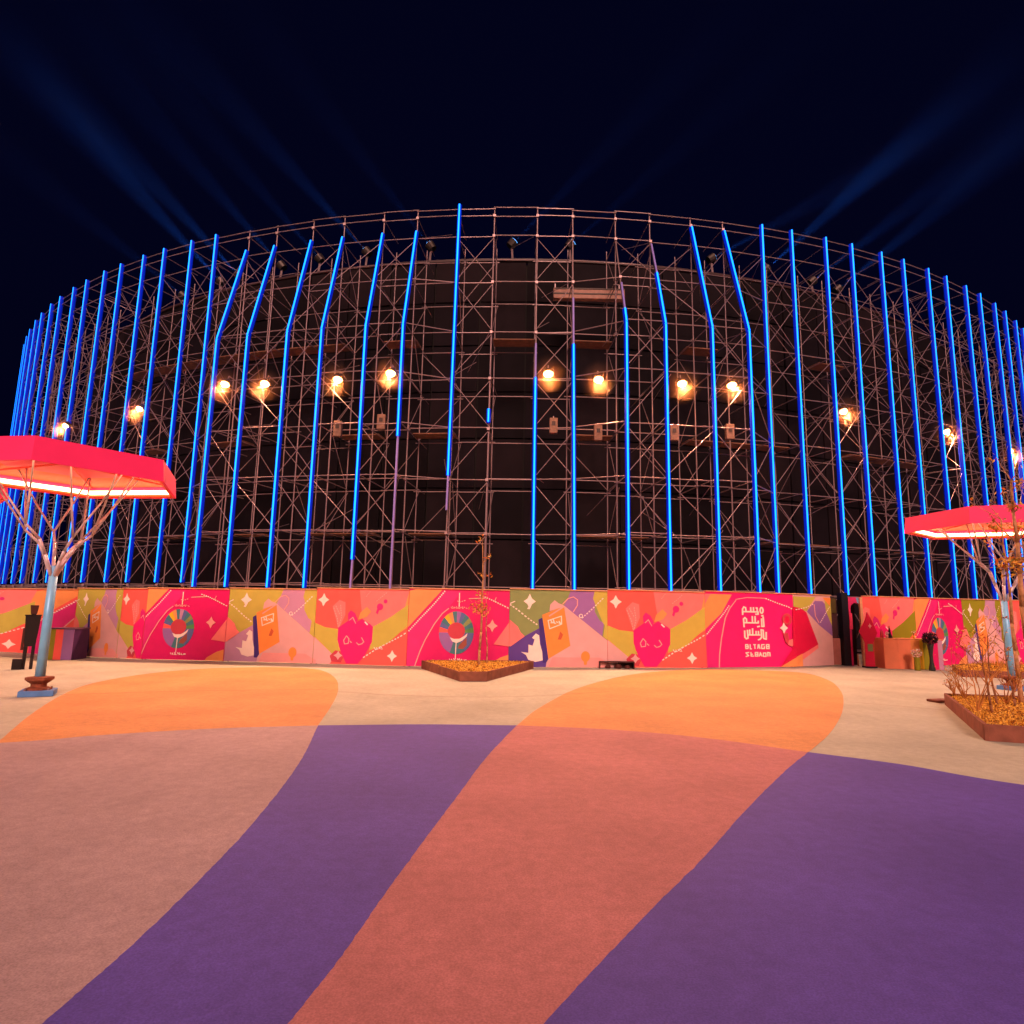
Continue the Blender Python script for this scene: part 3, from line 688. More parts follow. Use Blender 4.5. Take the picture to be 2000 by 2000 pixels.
for k, (x, y) in enumerate(FL):
    d = ray(x, y); tt = (10.8 - EYE) / d.z; p = Vector((d.x * tt, d.y * tt, 10.8))
    ang = math.atan2(p.x - CX, CY - p.y); rad = Vector((math.sin(ang), -math.cos(ang), 0))
    aim = (rad + Vector((0, 0, -1.5))).normalized()
    central = k < 8
    root = thing('floodlight', p, FLAB[k], 'floodlight', 'floodlights on the scaffold')
    q = aim.to_track_quat('Z', 'Y')
    M = q.to_matrix(); s = .17 if central else .16
    b = MB(); b.box(p - aim * .09, (s * 2.3, s * 1.8, .16), M); b.build('housing', hous, root, bevel=.02)
    b = MB(); vs = [p + q @ Vector((math.cos(6.2832 * k_ / 14) * s * r_ * 1.12, math.sin(6.2832 * k_ / 14) * s * r_ * .92, z_)) for r_, z_ in ((.62, .005), (.98, .03), (1.04, .03), (1.04, -.04)) for k_ in range(14)]
    b.add(vs, [(j_ * 14 + k_, j_ * 14 + (k_ + 1) % 14, (j_ + 1) * 14 + (k_ + 1) % 14, (j_ + 1) * 14 + k_) for j_ in range(3) for k_ in range(14)]); b.build('reflector', mat('reflector', (235, 200, 160), rough=.4), root)
    b = MB(); vs = [p + q @ Vector((math.cos(6.2832 * k_ / 14) * s * r_ * .9, math.sin(6.2832 * k_ / 14) * s * r_ * .74, z_)) for r_, z_ in ((1.0, .02), (.92, .07), (.66, .115), (.25, .135)) for k_ in range(14)]
    b.add(vs, [(j_ * 14 + k_, j_ * 14 + (k_ + 1) % 14, (j_ + 1) * 14 + (k_ + 1) % 14, (j_ + 1) * 14 + k_) for j_ in range(3) for k_ in range(14)] + [tuple(range(42, 56))]); b.build('lens', lens_m, root)
    b = MB()
    rt = math.hypot(p.x - CX, p.y - CY) - RR
    tgt = pol(ang, RR + min(rt, 1.0) - .5, 11.08)
    b.path([p - aim * .15, p - aim * .3 + Vector((0, 0, .15)), tgt], [.025, .025, .025]); b.build('bracket', steel, root)
    ld = bpy.data.lights.new('flood_lamp', 'SPOT'); ld.energy = 1900 if central else 1750; ld.color = (1.0, 0.42, 0.21); ld.spot_size = math.radians(112); ld.spot_blend = 1.0; ld.shadow_soft_size = .1
    lo = bpy.data.objects.new('flood_lamp', ld); col.objects.link(lo); lo.location = p + aim * .16; lo.rotation_euler = aim.to_track_quat('-Z', 'Y').to_euler(); put(lo, root)

    b = MB(); b.lathe([(.02, -1.0), (.5, -.87), (.87, -.5), (1.0, 0), (.87, .5), (.5, .87), (.02, 1.0)], (0, 0, 0), 14); do = b.build('flood_halo', flood_halo_m); do.location = p + aim * .05; put(do, root)  # ball of air added round the lamp to give a halo
# control boxes hanging below the floods, and the long box beam
bx = mat('box_tan', (120, 92, 78), rough=0.6, var=.3, scale=9)
for (x, y, lb) in [(1081, 832, 'tan control box hung on the scaffold beside the LED strip that starts at floodlight height'), (1168, 846, 'taller tan control box hung right of the central LED pair'), (1316, 846, 'tan control box hung behind the bent strip that fades at its top'), (1425, 844, 'tan control box hung among braces above the lettered pink panel'), (660, 838, 'tan control box hung among dense braces under a floodlight'), (745, 825, 'tan control box hung next to the half-dark bent LED strip')]:
    p = at_y(x, y, 24.1); root = thing('control_box', p, lb, 'box')
    b = MB(); b.box(p, (.32, .22, .62)); bo = b.build('case', bx, root, bevel=.015)
    b = MB(); b.box(p + Vector((0, -.118, .08)), (.14, .02, .16)); b.build('cover_plate', mat('box_dark', (52, 38, 34), rough=.5), root)
    b = MB(); b.tube(p + Vector((0, .05, .3)), p + Vector((0, .6, .42)), .02); b.tube(p + Vector((0, .05, .3)), p + Vector((0, .05, .42)), .02); b.build('hook', steel, root)
pb = at_y(1150, 576, 26.0)
root = thing('box_beam', pb, 'long tan steel box beam fixed across the upper central scaffold', 'beam')
b = MB(); b.box(pb, (3.15, .3, .5)); b.build('beam_box', mat('beam_tan', (150, 112, 98), rough=.55, var=.2), root, bevel=.02)
b = MB(); b.box(pb + Vector((-.1, -.16, -.03)), (3.0, .03, .06)); b.box(pb + Vector((0, -.16, .2)), (3.1, .03, .05)); b.build('rib', mat('box_dark', (52, 38, 34)), root)
for dx in (-1.5, 1.35):
    b = MB(); b.tube(pb + Vector((dx, 0, -.3)), pb + Vector((dx, 0, .5)), .035); b.build('hanger', steel, root)

# ================================================================== CANOPIES
red = mat('canopy_red', (255, 52, 120), rough=0.6, var=0.06, scale=2, bump=.05, bscale=14)
pinkm = mat('canopy_lining', (240, 84, 116), rough=0.65, var=0.06, scale=2)
orm = mat('canopy_inner', (240, 90, 56), rough=0.6, var=0.05)
ringm = emit('ring_light', (1.0, 0.62, 0.28), 6.5)
pole_m = mat('pole_blue', (118, 188, 240), rough=0.35, var=0.08, metal=0.1)
br_m = mat('branch_grey', (196, 190, 206), rough=0.42, var=0.2, metal=0.2)
rust_m = mat('rust_collar', (128, 72, 52), rough=0.8, var=0.35, scale=14, bump=.4, bscale=30)
def canopy(c, rot, label, R=2.18, zb=4.2, fh=.44, seed=1):
    rr = random.Random(seed); c = Vector((c[0], c[1], 0))
    root = thing('canopy_tree', c, label, 'canopy', 'red canopies on branching poles')
    V = [Vector((math.cos(math.radians(rot + 60 * k)), math.sin(math.radians(rot + 60 * k)), 0)) for k in range(6)]
    def pt(k, r, z): return c + V[k % 6] * r + Vector((0, 0, z))
    for k in range(6):
        b = MB(); g = .004
        a0, a1 = pt(k, R, zb), pt(k + 1, R, zb); t0, t1 = pt(k, R - .05, zb + fh), pt(k + 1, R - .05, zb + fh)
        i0, i1, j0, j1 = pt(k, R - .05, zb), pt(k + 1, R - .05, zb), pt(k, R - .10, zb + fh), pt(k + 1, R - .10, zb + fh)
        b.add([a0, a1, t1, t0, i0, i1, j1, j0], [(0, 1, 2, 3), (5, 4, 7, 6), (0, 4, 5, 1), (3, 2, 6, 7), (0, 3, 7, 4), (1, 5, 6, 2)])
        b.build('fascia_panel', red, root)
        b = MB(); ap = c + Vector((0, 0, zb + fh + .28))
        b.add([pt(k, R - .05, zb + fh + .004), pt(k + 1, R - .05, zb + fh + .004), ap], [(0, 1, 2)]); b.build('roof_panel', red, root)
        b = MB()   # lining: sloped outer strip and inner pink gore
        o0, o1, m0, m1 = pt(k, R - .12, zb + .25), pt(k + 1, R - .12, zb + .25), pt(k, R * .66, zb + .36), pt(k + 1, R * .66, zb + .36)
        b.add([o0, o1, m1, m0], [(3, 2, 1, 0)], 0); b.add([m0, m1, c + Vector((0, 0, zb + .42))], [(2, 1, 0)], 1)
        b.build('lining', [orm, pinkm], root)
        b = MB(); s0, s1, s2, s3 = pt(k, R - .052, zb + .004), pt(k + 1, R - .052, zb + .004), pt(k + 1, R - .13, zb + .03), pt(k, R - .13, zb + .03)
        b.add([s0, s1, s2, s3, pt(k + 1, R - .13, zb + .07), pt(k, R - .13, zb + .07)], [(3, 2, 1, 0), (5, 4, 2, 3)]); b.build('light_trough', orm, root)
        tube_obj('rib', pt(k, R - .14, zb + .24), c + Vector((0, 0, zb + .40)), .022, mat('rib_red', (226, 70, 64), rough=.5), root)
        b = MB()   # light ring segment: an upright glowing strip inside the fascia
        e0, e1 = pt(k, R - .135, zb + .075), pt(k + 1, R - .135, zb + .075); up = Vector((0, 0, .085)); inn = (c + Vector((0, 0, zb + .075)) - (e0 + e1) / 2).normalized() * .03
        b.add([e0, e1, e1 + up, e0 + up, e0 + inn, e1 + inn, e1 + inn + up, e0 + inn + up], [(0, 1, 2, 3), (5, 4, 7, 6), (0, 4, 5, 1), (3, 2, 6, 7)])
        b.build('ring_light', ringm, root)
    # pole, fork and branches
    b = MB(); b.tube(c + Vector((0, 0, .28)), c + Vector((0, 0, 2.5)), .088, .075, 14); b.build('pole', pole_m, root, smooth=True)
    fork = c + Vector((0, 0, 2.42))
    for k in range(6):
        a = math.radians(rot + 60 * k + rr.uniform(-14, 14) + 20); dr = Vector((math.cos(a), math.sin(a), 0))
        r1 = rr.uniform(.5, .75); z1 = rr.uniform(3.0, 3.35)
        mid = c + dr * r1 * .55 + Vector((0, 0, z1 - .25)); sp = c + dr * r1 + Vector((0, 0, z1))
        b = MB(); b.path([fork + dr * .03 - Vector((0, 0, .15)), fork.lerp(mid, .5) + dr * .04, mid, sp], [.036, .032, .028, .024], 7)
        ends = []
        for s_ in (-1, 1):
            a2 = a + s_ * rr.uniform(.28, .5); r2 = rr.uniform(1.25, 1.6); zt = zb + .25 + .11 * min(1, (R - .12 - r2) / (R * .29)) + .04
            e = c + Vector((math.cos(a2), math.sin(a2), 0)) * r2 + Vector((0, 0, zt)); ends.append(e)
            b.path([sp, sp.lerp(e, .5) + Vector((0, 0, -.05)), e], [.021, .019, .016], 7)
        b.build('branch', br_m, root, smooth=True)
    b = MB(); b.box(c + Vector((0, 0, .055)), (.56, .5, .11), Matrix.Rotation(math.radians(28), 3, 'Z')); b.build('base_plate', mat('base_blue', (84, 132, 196), rough=.5), root, bevel=.012)
    b = MB(); b.lathe([(.22, .11), (.22, .14), (.13, .17), (.13, .22), (.20, .27), (.235, .30), (.235, .345), (.10, .36)], c, 10); b.build('collar', rust_m, root)
    for k in range(4):
        a = math.radians(45 + 90 * k + 28); p = c + Vector((math.cos(a) * .26, math.sin(a) * .26, .11)); b = MB(); b.tube(p, p + Vector((0, 0, .035)), .02); b.build('bolt', steel, root)
    return root
canopy((-9.1, 12.55), -8, 'red hexagonal canopy with glowing ring on blue branching pole near the black stand', seed=3)
canopy((13.25, 16.95), 218, 'red hexagonal canopy with glowing ring behind the golden planter tree', seed=5)
canopy((-14.2, 14.25), 16, 'red canopy mostly cut off, beyond the blue pole of the other canopy', seed=8)

# ================================================================== PLANTERS
corten = mat('corten_edge', (128, 78, 62), rough=0.75, var=0.25, scale=5, bump=.15)
mulch_m = [mat('mulch_ochre', (232, 178, 70), rough=.9, var=.35, scale=20), mat('mulch_brown', (150, 98, 40), rough=.9, var=.3, scale=20), mat('mulch_gold', (240, 190, 96), rough=.9, var=.3, scale=20)]
def inside(p, poly):
    r = False; j = len(poly) - 1
    for i in range(len(poly)):
        a, b_ = poly[i], poly[j]
        if (a.y > p.y) != (b_.y > p.y) and p.x < (b_.x - a.x) * (p.y - a.y) / (b_.y - a.y) + a.x: r = not r
        j = i
    return r
def planter(poly, h, label, seg=1.0, chips=3500, seed=1, csize=.035):
    rr = random.Random(seed); cen = sum(poly, Vector()) / len(poly)
    root = thing('planter_bed', cen, label, 'planter')
    for i in range(len(poly)):
        a, b_ = poly[i], poly[(i + 1) % len(poly)]; L = (b_ - a).length; n = max(1, round(L / seg))
        for k in range(n):
            p, q = a.lerp(b_, k / n), a.lerp(b_, (k + 1) / n); u_ = (q - p).normalized()
            b = MB(); hh = h + rr.uniform(-.008, .008)
            ins = (cen - (p + q) / 2); nn = Vector((-u_.y, u_.x, 0)); nn = nn if nn.dot(ins) > 0 else -nn
            b.box((p + q) / 2 + nn * .03 + Vector((0, 0, hh / 2)), ((q - p).length - .006, .06, hh), Matrix((u_, nn, Vector((0, 0, 1)))).transposed()); b.build('edging_board', corten, root, bevel=.005)
    b = MB(); sc = [cen + (p - cen) * .985 for p in poly]
    b.poly([Vector((p.x, p.y, h * .72)) for p in sc]); b.build('soil', mulch_m[1], root)
    b = MB(); xs, ys = [p.x for p in sc], [p.y for p in sc]; k = 0
    while k < chips:
        p = Vector((rr.uniform(min(xs), max(xs)), rr.uniform(min(ys), max(ys)), 0))
        if not inside(p, sc): continue
        k += 1; s_ = csize * rr.uniform(.5, 1.5); z = h * .72 + rr.uniform(.004, .06)
        M = Quaternion((rr.uniform(-1, 1), rr.uniform(-1, 1), rr.uniform(-1, 1), rr.uniform(-1, 1))).normalized().to_matrix()
        b.add([Vector((p.x, p.y, z)) + M @ Vector(v) * s_ for v in ((-1, -.4, 0), (1, -.4, 0), (1, .4, .1), (-1, .4, 0))], [(0, 1, 2, 3)], rr.choice((0, 0, 1, 2)))
    tag(b.build('mulch', mulch_m, root), kind='stuff')
    return root
plC = [Vector((-2.67, 19.6, 0)), Vector((-1.24, 16.34, 0)), Vector((-.55, 16.46, 0)), Vector((.78, 20.3, 0)), Vector((-.1, 20.28, 0)), Vector((-2.4, 19.95, 0))]
planter(plC, .24, 'low wedge-shaped corten planter set against the wheel mural', chips=9000, seed=2, csize=.022)
plR = [Vector((9.3, 13.8, 0)), Vector((7.2, 9.85, 0)), Vector((8.3, 9.5, 0)), Vector((13.5, 9.3, 0)), Vector((14.2, 12.9, 0))]
planter(plR, .24, 'large corten planter of golden mulch holding bare shrubs and a tall tree', chips=26000, seed=3, csize=.017)
plB = [Vector((15.6, 22.6, 0)), Vector((14.4, 20.4, 0)), Vector((18.5, 19.8, 0)), Vector((20, 23.4, 0)), Vector((17.2, 23.7, 0))]
planter(plB, .22, 'far planter bed in front of the shorter hoarding', chips=5000, seed=4, csize=.03)
b = MB(); p = ground(1838, 1371); 
root = thing('floor_slab', p, 'thin timber offcut lying on the paving beside the large planter', 'board'); b.box(p + Vector((0, 0, .03)), (.5, .28, .05), Matrix.Rotation(.3, 3, 'Z')); b.build('board', corten, root, bevel=.006)

# ================================================================== TREES AND SHRUBS
bark = mat('bark_tan', (176, 134, 96), rough=.85, var=.35, scale=10, bump=.4)
bark2 = mat('bark_dark', (140, 96, 66), rough=.85, var=.3, scale=10, bump=.3)
leafs = [mat('leaf_gold', (214, 160, 62), rough=.55, var=.3, scale=8), mat('leaf_olive', (122, 104, 34), rough=.55, var=.3, scale=8), mat('leaf_orange', (198, 104, 40), rough=.55, var=.3, scale=8)]
def leaf_cluster(b, c, rad, n, rr, size=.05):
    for k in range(n):
        d = Vector((rr.gauss(0, 1), rr.gauss(0, 1), rr.gauss(0, .8))).normalized() * rad * rr.random() ** .5
        M = Quaternion((rr.gauss(0, 1), rr.gauss(0, 1), rr.gauss(0, 1), rr.gauss(0, 1))).normalized().to_matrix(); s_ = size * rr.uniform(.6, 1.4)
        b.add([c + d + M @ Vector(v) * s_ for v in ((-1, 0, 0), (-.1, -.42, .1), (1, 0, 0), (-.1, .42, .1))], [(0, 1, 2, 3)], rr.choice((0, 0, 1, 2)))
def twig(tb, lb, p, d, L, r, depth, rr, leafn, lsize, leafr=.12):
    pts, rs = [p], [r]; cur = p.copy(); dd = d.copy()
    for k in range(3):
        dd = (dd + Vector((rr.uniform(-.22, .22), rr.uniform(-.22, .22), rr.uniform(-.05, .18)))).normalized(); cur = cur + dd * L / 3; pts.append(cur.copy()); rs.append(r * (1 - .2 * (k + 1)))
    tb.path(pts, rs, 5)
    if depth > 0:
        for k in range(rr.choice((2, 3))):
            f = rr.uniform(.45, 1); q = pts[1].lerp(pts[3], f); nd = (dd + Vector((rr.uniform(-.9, .9), rr.uniform(-.9, .9), rr.uniform(-.2, .6)))).normalized()
            twig(tb, lb, q, nd, L * rr.uniform(.5, .75), r * .55, depth - 1, rr, leafn, lsize, leafr)
    elif leafn: leaf_cluster(lb, cur, leafr, leafn, rr, lsize)
def tree(base, stems, label, name='young_tree', seed=1, bk=bark, leafn=10, lsize=.045, depth=2, blobs=(), cat='tree', spread=.35):
    rr = random.Random(seed); root = thing(name, base, label, cat); lb = MB()
    for (off, lean, H, r, start) in stems:
        tb = MB(); p = base + Vector(off); pts, rs = [p], [r]; cur = p.copy(); n_ = 7
        for k in range(n_):
            cur = cur + Vector((lean[0] * H / n_ + rr.uniform(-.03, .03), lean[1] * H / n_ + rr.uniform(-.03, .03), H / n_)); pts.append(cur.copy()); rs.append(r * (1 - .72 * (k + 1) / n_))
        tb.path(pts, rs, 8)
        for k in range(1, n_ + 1):
            if k / n_ < start: continue
            for q in range(2):
                a = rr.uniform(0, 2 * math.pi)
                twig(tb, lb, pts[k], Vector((math.cos(a) * .7, math.sin(a) * .7, rr.uniform(.3, .9))).normalized(), spread * rr.uniform(.6, 1.3), rs[k] * .5 + .003, depth - 1, rr, leafn, lsize)
        tb.build('trunk', bk, root, smooth=True)
    for (c, rad, n_, s_) in blobs: leaf_cluster(lb, base + Vector(c), rad, n_, rr, s_)
    if lb.f: lb.build('crown', leafs, root)
    return root
b1 = ground(935, 1314)
tree(b1 + Vector((0, 0, .15)), [((0, 0, 0), (.015, 0), 3.55, .04, .62)], 'slender sapling with sparse golden leaves in the wedge-shaped planter', seed=11, leafn=7, lsize=.055, depth=1, blobs=[((-.08, 0, 1.75), .26, 90, .045), ((.1, 0, 1.65), .2, 60, .045), ((.0, 0, 2.1), .18, 36, .04)], spread=.3)
tree(b1 + Vector((.22, .45, .15)), [((0, 0, 0), (-.02, 0), 2.0, .022, .9)], 'thin leafless stake-like stem behind the slender sapling', name='thin_stem', seed=12, leafn=0, depth=1, cat='plant')
bR_ = Vector((10.25, 12.6, .15))
tree(bR_, [((0, 0, 0), (.02, .02), 4.5, .075, .62), ((-.18, .1, 0), (-.02, .01), 3.7, .045, .66), ((.15, -.1, 0), (.05, 0), 4.0, .055, .6)], 'tall multi-stemmed tree with golden leaf clumps in the large planter', seed=21, leafn=6, lsize=.045, depth=1,
     blobs=[((-.25, 0, 2.75), .28, 110, .045), ((.1, .1, 2.85), .3, 110, .045), ((.35, -.1, 2.7), .28, 80, .045), ((-.42, 0, 3.5), .13, 60, .04), ((.0, 0, 3.95), .14, 60, .04), ((.1, 0, 4.4), .16, 50, .04), ((.3, .1, 3.5), .3, 100, .05)], spread=.55)
for (x, y, hh, sd, lb, dep) in [(1938, 1395, 1.15, 31, 'dark thin-trunked young tree beside the tall golden tree', 2), (1948, 1379, 1.3, 32, 'second dark thin trunk, set back from the planter edge', 2), (1984, 1384, 1.2, 35, 'fine leaning stem at the foot of the tall tree', 1)]:
    tree(ground(x, y, .17), [((0, 0, 0), (random.uniform(-.05, .05), 0), hh, .024, .62)], lb, seed=sd, bk=bark2, leafn=5, lsize=.03, depth=dep, spread=.3)
for (x, y, hh, sd, lb) in [(1908, 1394, .85, 41, 'bare fan-shaped shrub nearest the planter corner'), (1886, 1368, .5, 42, 'small bare shrub at the back edge of the large planter'), (1965, 1378, .55, 43, 'low twiggy shrub between thin trunks in the large planter'), (1866, 1363, .3, 44, 'tiny dry tuft at the far corner of the large planter')]:
    base = ground(x, y, .17); rr = random.Random(sd); root = thing('bare_shrub', base, lb, 'shrub'); tb, lb_ = MB(), MB()
    for k in range(6):
        a = rr.uniform(0, 6.28); twig(tb, lb_, base, Vector((math.cos(a) * .5, math.sin(a) * .5, 1)).normalized(), hh * rr.uniform(.6, .9), .014, 2, rr, 3, .018, .05)
    tb.build('stems', mat('twig_gold', (176, 118, 58), rough=.8, var=.3), root); lb_.build('leaves', leafs, root)
for (x, y, sd) in [(1900, 1306, 51), (1930, 1308, 52), (1955, 1310, 53)]:
    base = ground(x, y) + Vector((0, 0, .12)); base.y = min(base.y, 23.0); rr = random.Random(sd); root = thing('grass_tuft', base, 'low golden grass tuft in the far planter bed', 'grass', 'tufts in the far planter'); lb_ = MB()
    for k in range(120):
        p = base + Vector((rr.gauss(0, .35), rr.gauss(0, .25), 0)); d = Vector((rr.gauss(0, .12), rr.gauss(0, .1), rr.uniform(.15, .32))); s_ = .012
        lb_.add([p + Vector((-s_, 0, -.05)), p + Vector((s_, 0, -.05)), p + d], [(0, 1, 2)], rr.choice((0, 1, 2)))
    lb_.build('blades', leafs, root)

# ================================================================== COUNTERS, STAND, SMALL THINGS
def counter(name, p, w, d, h, ang, stripes, side_m, label):
    root = thing(name, p, label, 'counter'); M = Matrix.Rotation(ang, 3, 'Z')
    b = MB(); b.box(p + M @ Vector((0, d / 2, h / 2 - .02)), (w, d, h - .04), M); b.build('body', side_m, root, bevel=.008)
    x = -w / 2
    for f, m_ in stripes:
        ww = w * f; b = MB(); b.box(p + M @ Vector((x + ww / 2, -.012, h / 2 - .02)), (ww - .004, .022, h - .05), M); b.build('front_panel', m_, root); x += ww
    b = MB(); b.box(p + M @ Vector((0, d / 2 - .01, h - .018)), (w + .05, d + .05, .035), M); b.build('worktop', mat('worktop_' + name, (96, 70, 110) if name == 'striped_counter' else (226, 150, 100), rough=.4), root, bevel=.006)
    return root
pL_ = Vector((-14.05, 20.05, 0))
counter('striped_counter', pL_, .78, .8, .98, math.radians(4), [(.3, pm('moss')), (.3, pm('coral')), (.4, pm('lilac'))], mat('counter_purple', (70, 40, 104), rough=.5), 'small counter with green, coral and lilac front and dark purple side')
pR_ = Vector((14.55, 23.05, 0)); wR = 2.05
rc = counter('orange_counter', pR_, wR, .7, 1.08, math.radians(-3), [(.24, pm('counter')), (.22, pm('counter')), (.15, pm('amber')), (.06, pm('yellow')), (.11, pm('moss')), (.14, pm('magenta')), (.08, pm('mauve'))], pm('counter'), 'long orange counter with coloured stripes holding small bottles and flowers')
top = 1.08
def on_counter(dx, dy=.3): return pR_ + Matrix.Rotation(math.radians(-3), 3, 'Z') @ Vector((dx, dy, top))
def lathe_thing(name, p, prof, m_, label, cat, extra=None):
    root = thing(name, p, label, cat); b = MB(); b.lathe(prof, p, 14); b.build('body', m_, root, smooth=True)
    if extra: extra(root, p)
    return root
def cap(root, p):
    b = MB(); b.lathe([(.022, .36), (.022, .42), (.012, .44)], p, 10); b.build('cap', mat('cap_gold', (190, 140, 80), rough=.3, metal=.6), root)
lathe_thing('black_vase', on_counter(-.62), [(.085, 0), (.09, .03), (.05, .16), (.03, .30), (.02, .37)], dk, 'black tapering bottle on the orange counter', 'bottle', cap)
lathe_thing('red_bottle', on_counter(-.90), [(.06, 0), (.062, .15), (.05, .2), (.04, .26)], pm('brick'), 'squat dark red bottle on the orange counter', 'bottle', lambda r, p: MB() and (lambda b: (b.lathe([(.03, .26), (.03, .3)], p, 10), b.build('cap', pm('plum'), r)))(MB()))
def bloom(n, rad, size, cols, z0, seed):
    def f(root, p):
        rr = random.Random(seed); b = MB()
        for k in range(n):
            d = Vector((rr.gauss(0, 1), rr.gauss(0, 1), rr.gauss(0, .8))).normalized() * rad * rr.random() ** .4; M = Quaternion((rr.gauss(0, 1), rr.gauss(0, 1), rr.gauss(0, 1), rr.gauss(0, 1))).normalized().to_matrix()
            b.add([p + Vector((0, 0, z0)) + d + M @ Vector(v) * size for v in ((-1, 0, 0), (0, -.5, .1), (1, 0, 0), (0, .5, .1))], [(0, 1, 2, 3)], rr.randrange(len(cols)))
        b.build('flowers', cols, root)
        b = MB()
        for k in range(6): b.tube(p + Vector((0, 0, .02)), p + Vector((rr.uniform(-.5, .5) * rad, rr.uniform(-.5, .5) * rad, z0)), .006, n=4)
        b.build('stems', leafs[1], root)
    return f
lathe_thing('pink_cup', on_counter(-.76, .22), [(.04, 0), (.05, .12)], pm('pinkish'), 'pink cup of pale flowers between two bottles', 'cup', bloom(40, .07, .03, [pm('white'), pm('peach')], .17, 61))
lathe_thing('bud_vase', on_counter(.18, .2), [(.035, 0), (.04, .08), (.02, .12)], pm('yellow'), 'little yellow vase of pale flowers on the striped end of the counter', 'vase', bloom(30, .08, .03, [pm('white'), pm('olive')], .22, 62))
lathe_thing('flower_vase', Vector((14.86, 22.55, 0)), [(.10, 0), (.11, .05), (.06, .3), (.055, .55), (.10, .85), (.12, .92)], mat('vase_dark', (52, 58, 56), rough=.35), 'tall dark vase of nearly black flowers beside the orange counter', 'vase', bloom(260, .24, .06, [mat('petal_dark', (58, 26, 44), rough=.7), mat('petal_plum', (84, 32, 54), rough=.7), dk], 1.12, 63))
lathe_thing('flower_stand', Vector((14.38, 22.6, 0)), [(.09, 0), (.10, .05), (.09, .42), (.10, .46)], pm('moss'), 'green pot of cream flowers in front of the striped counter end', 'vase', bloom(150, .17, .045, [pm('white'), pm('peach'), pm('olive')], .6, 64))
# leaf-shaped red board by the gateway
p = Vector((13.12, 23.3, 0)); root = thing('leaf_board', p, 'red leaf-shaped standing board between the gateway and the orange counter', 'sign')
out = [(-.17, .02), (.17, .02), (.15, .9), (.32, 1.25), (.12, 1.75), (0, 2.0), (-.1, 1.7), (-.34, 1.3), (-.15, .9)]
b = MB(); f_ = [p + Vector((x, -.02, z)) for x, z in out]; k_ = [p + Vector((x, .02, z)) for x, z in out]; m_ = len(out)
b.add(f_ + k_, [tuple(range(m_)), tuple(range(2 * m_ - 1, m_ - 1, -1))] + [(k, m_ + k, m_ + (k + 1) % m_, (k + 1) % m_) for k in range(m_)]); b.build('board', pm('crimson'), root)
b = MB(); b.box(p + Vector((.02, -.035, .72)), (.18, .02, .26)); b.build('label_card', pm('sage'), root)
b = MB(); b.poly([p + Vector((x / 100, -.024, y / 100)) for x, y in star(6, 150, 7, 10)]); b.build('printed_star', pm('pinkish'), root)
b = MB(); b.box(p + Vector((0, .05, .03)), (.4, .3, .05)); b.build('foot', dk, root)
# low dark box at the hoarding foot
p = ground(1203, 1305.2); p.y -= .16; root = thing('low_dark_box', p, 'low dark open-fronted box at the foot of the peach and strawberry prints', 'box')
b = MB(); b.box(p + Vector((0, .08, .215)), (1.14, .3, .03)); b.box(p + Vector((-.555, .08, .1)), (.03, .3, .2)); b.box(p + Vector((.555, .08, .1)), (.03, .3, .2)); b.box(p + Vector((0, .22, .1)), (1.08, .02, .2)); b.build('case', mat('box_maroon', (60, 24, 28), rough=.6), root)
for dx, s_ in ((-.28, .1), (.05, .13), (.35, .1)):
    b = MB(); b.lathe([(s_ * .8, 0), (s_, s_ * .5), (s_ * .6, s_ * 1.1)], p + Vector((dx, .06, 0)), 10); b.build('lamp_can', mat('can_dark', (84, 40, 36), rough=.5), root)
# black two-legged stand
p = Vector((-12.86, 17.2, 0)); root = thing('black_stand', p, 'tall narrow black stand on two legs beside the blue canopy pole', 'stand'); M = Matrix.Rotation(math.radians(33), 3, 'Z')
def taper(name, c, w0, w1, d, h, m_, lean=0):
    b = MB(); vs = [p + M @ (Vector(c) + Vector((sx * (w0 if z == 0 else w1) / 2 + lean * z, sy * d / 2, z * h))) for z in (0, 1) for sy in (-1, 1) for sx in (-1, 1)]
    b.add(vs, [(0, 2, 3, 1), (4, 5, 7, 6), (0, 1, 5, 4), (2, 6, 7, 3), (0, 4, 6, 2), (1, 3, 7, 5)]); return b.build(name, m_, root, bevel=.01)
blk = mat('stand_black', (22, 14, 18), rough=.45, var=.3)
taper('cabinet', (0, 0, .60), .24, .34, .14, .82, blk); taper('head', (0, 0, 1.45), .13, .19, .12, .24, mat('stand_brown', (66, 30, 28), rough=.5)); taper('neck', (0, 0, 1.42), .11, .11, .1, .05, blk)
taper('leg', (-.082, 0, 0), .075, .085, .12, .61, blk); taper('leg', (.085, 0, 0), .07, .075, .12, .61, blk); taper('side_arm', (-.16, 0, .50), .06, .05, .06, .58, mat('stand_maroon', (70, 34, 30), rough=.5))
taper('foot_box', (-.21, -.02, 0), .22, .22, .16, .27, blk); taper('top_rim', (0, 0, 1.405), .37, .37, .16, .03, blk)

# ================================================================== SEARCHLIGHTS ON THE ARENA ROOF, AND THE DUST IN THEIR BEAMS
K2 = 2000 / 1932.0
BE = [((300, 452), (60, 150)), ((362, 452), (130, 175)), ((458, 432), (315, 255)), ((545, 420), (440, 300)), ((650, 410), (500, 265)), ((785, 395), (700, 320)),
      ((230, 492), (110, 370)), ((968, 392), (1150, 275)), ((1090, 402), (1210, 345)), ((1395, 425), (1640, 325)), ((1520, 440), (1880, 120)), ((1680, 482), (1900, 290)), ((1640, 455), (1920, 235))]
hm = bpy.data.materials.new('dusty_air'); hm.use_nodes = True; hn = hm.node_tree
for n_ in list(hn.nodes):
    if n_.type == 'BSDF_PRINCIPLED': hn.nodes.remove(n_)
pv = hn.nodes.new('ShaderNodeVolumePrincipled');  pv.inputs['Color'].default_value = (.9, .9, .95, 1)
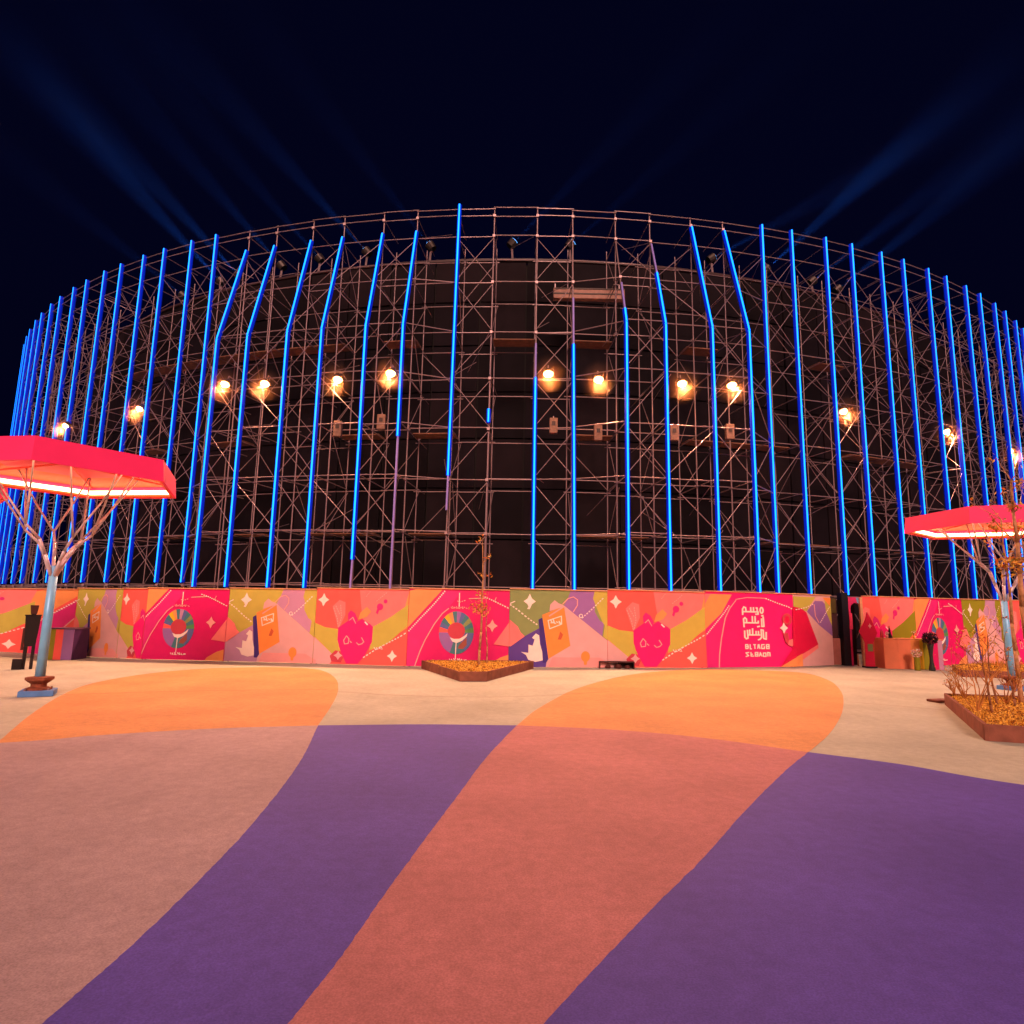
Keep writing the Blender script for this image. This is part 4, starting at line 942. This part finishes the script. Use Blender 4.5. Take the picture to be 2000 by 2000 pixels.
tcv = hn.nodes.new('ShaderNodeTexCoord'); sx = hn.nodes.new('ShaderNodeSeparateXYZ'); hn.links.new(tcv.outputs['Object'], sx.inputs['Vector'])
mr = hn.nodes.new('ShaderNodeMapRange'); mr.interpolation_type = 'SMOOTHSTEP'; mr.inputs['From Min'].default_value = 3.0; mr.inputs['From Max'].default_value = 27.0; mr.inputs['To Min'].default_value = 0.00045; mr.inputs['To Max'].default_value = 0.0
hn.links.new(sx.outputs['Z'], mr.inputs['Value']); hn.links.new(mr.outputs['Result'], pv.inputs['Density'])
hn.links.new(pv.outputs['Volume'], [n_ for n_ in hn.nodes if n_.type == 'OUTPUT_MATERIAL'][0].inputs['Volume'])
for k, (a, e) in enumerate(BE):
    d0 = ray(a[0] * K2, a[1] * K2 + 14); tt = (20.3 - EYE) / d0.z; base = VP + d0 * tt; base.z = 20.3
    rc = math.hypot(base.x - CX, base.y - CY); ang = math.atan2(base.x - CX, CY - base.y)
    base = pol(ang, RI - 1.2, 20.3)
    Eend = at_y(e[0] * K2, e[1] * K2, base.y); d = (Eend - base).normalized()
    root = thing('searchlight', Vector((base.x, base.y, 18.42)), ('blue searchlight behind the scaffold rim, beam leaning over the striped-counter side' if e[0] < a[0] else 'blue searchlight behind the scaffold rim, beam leaning over the gateway side'), 'searchlight', ('roof searchlights leaning one way' if e[0] < a[0] else 'roof searchlights leaning the other way'))
    b = MB(); b.tube(base - d * .35, base, .22, .26, 12); b.build('housing', hous, root)
    b = MB(); b.tube(base + d * .002, base + d * .02, .23, .23, 12); b.build('lens', emit('search_lens', (.1, .4, 1.0), 4.0), root)
    b = MB(); b.tube(Vector((base.x, base.y, 18.42)), base - d * .2, .06); b.build('yoke', steel, root)
    ld = bpy.data.lights.new('search_beam', 'SPOT'); ld.energy = 1.1e5 * (1.8, 1.4, .7, .4, .8, .25, .4, .3, .2, .6, 1.5, 1.0, .8)[k]; ld.color = (.02, .17, 1.0); ld.spot_size = math.radians(10.5); ld.spot_blend = 1.0; ld.shadow_soft_size = .05
    lo = bpy.data.objects.new('search_beam', ld); col.objects.link(lo); lo.location = base + d * .1; lo.rotation_euler = d.to_track_quat('-Z', 'Y').to_euler(); put(lo, root)
    LB = 28.0; b = MB(); b.tube((0, 0, .05), (0, 0, LB), .25, .25 + LB * math.tan(math.radians(5.4)), 20); bo = b.build('light_beam', hm); bo.rotation_mode = 'QUATERNION'; bo.rotation_quaternion = d.to_track_quat('Z', 'Y'); bo.location = base; put(bo, root)
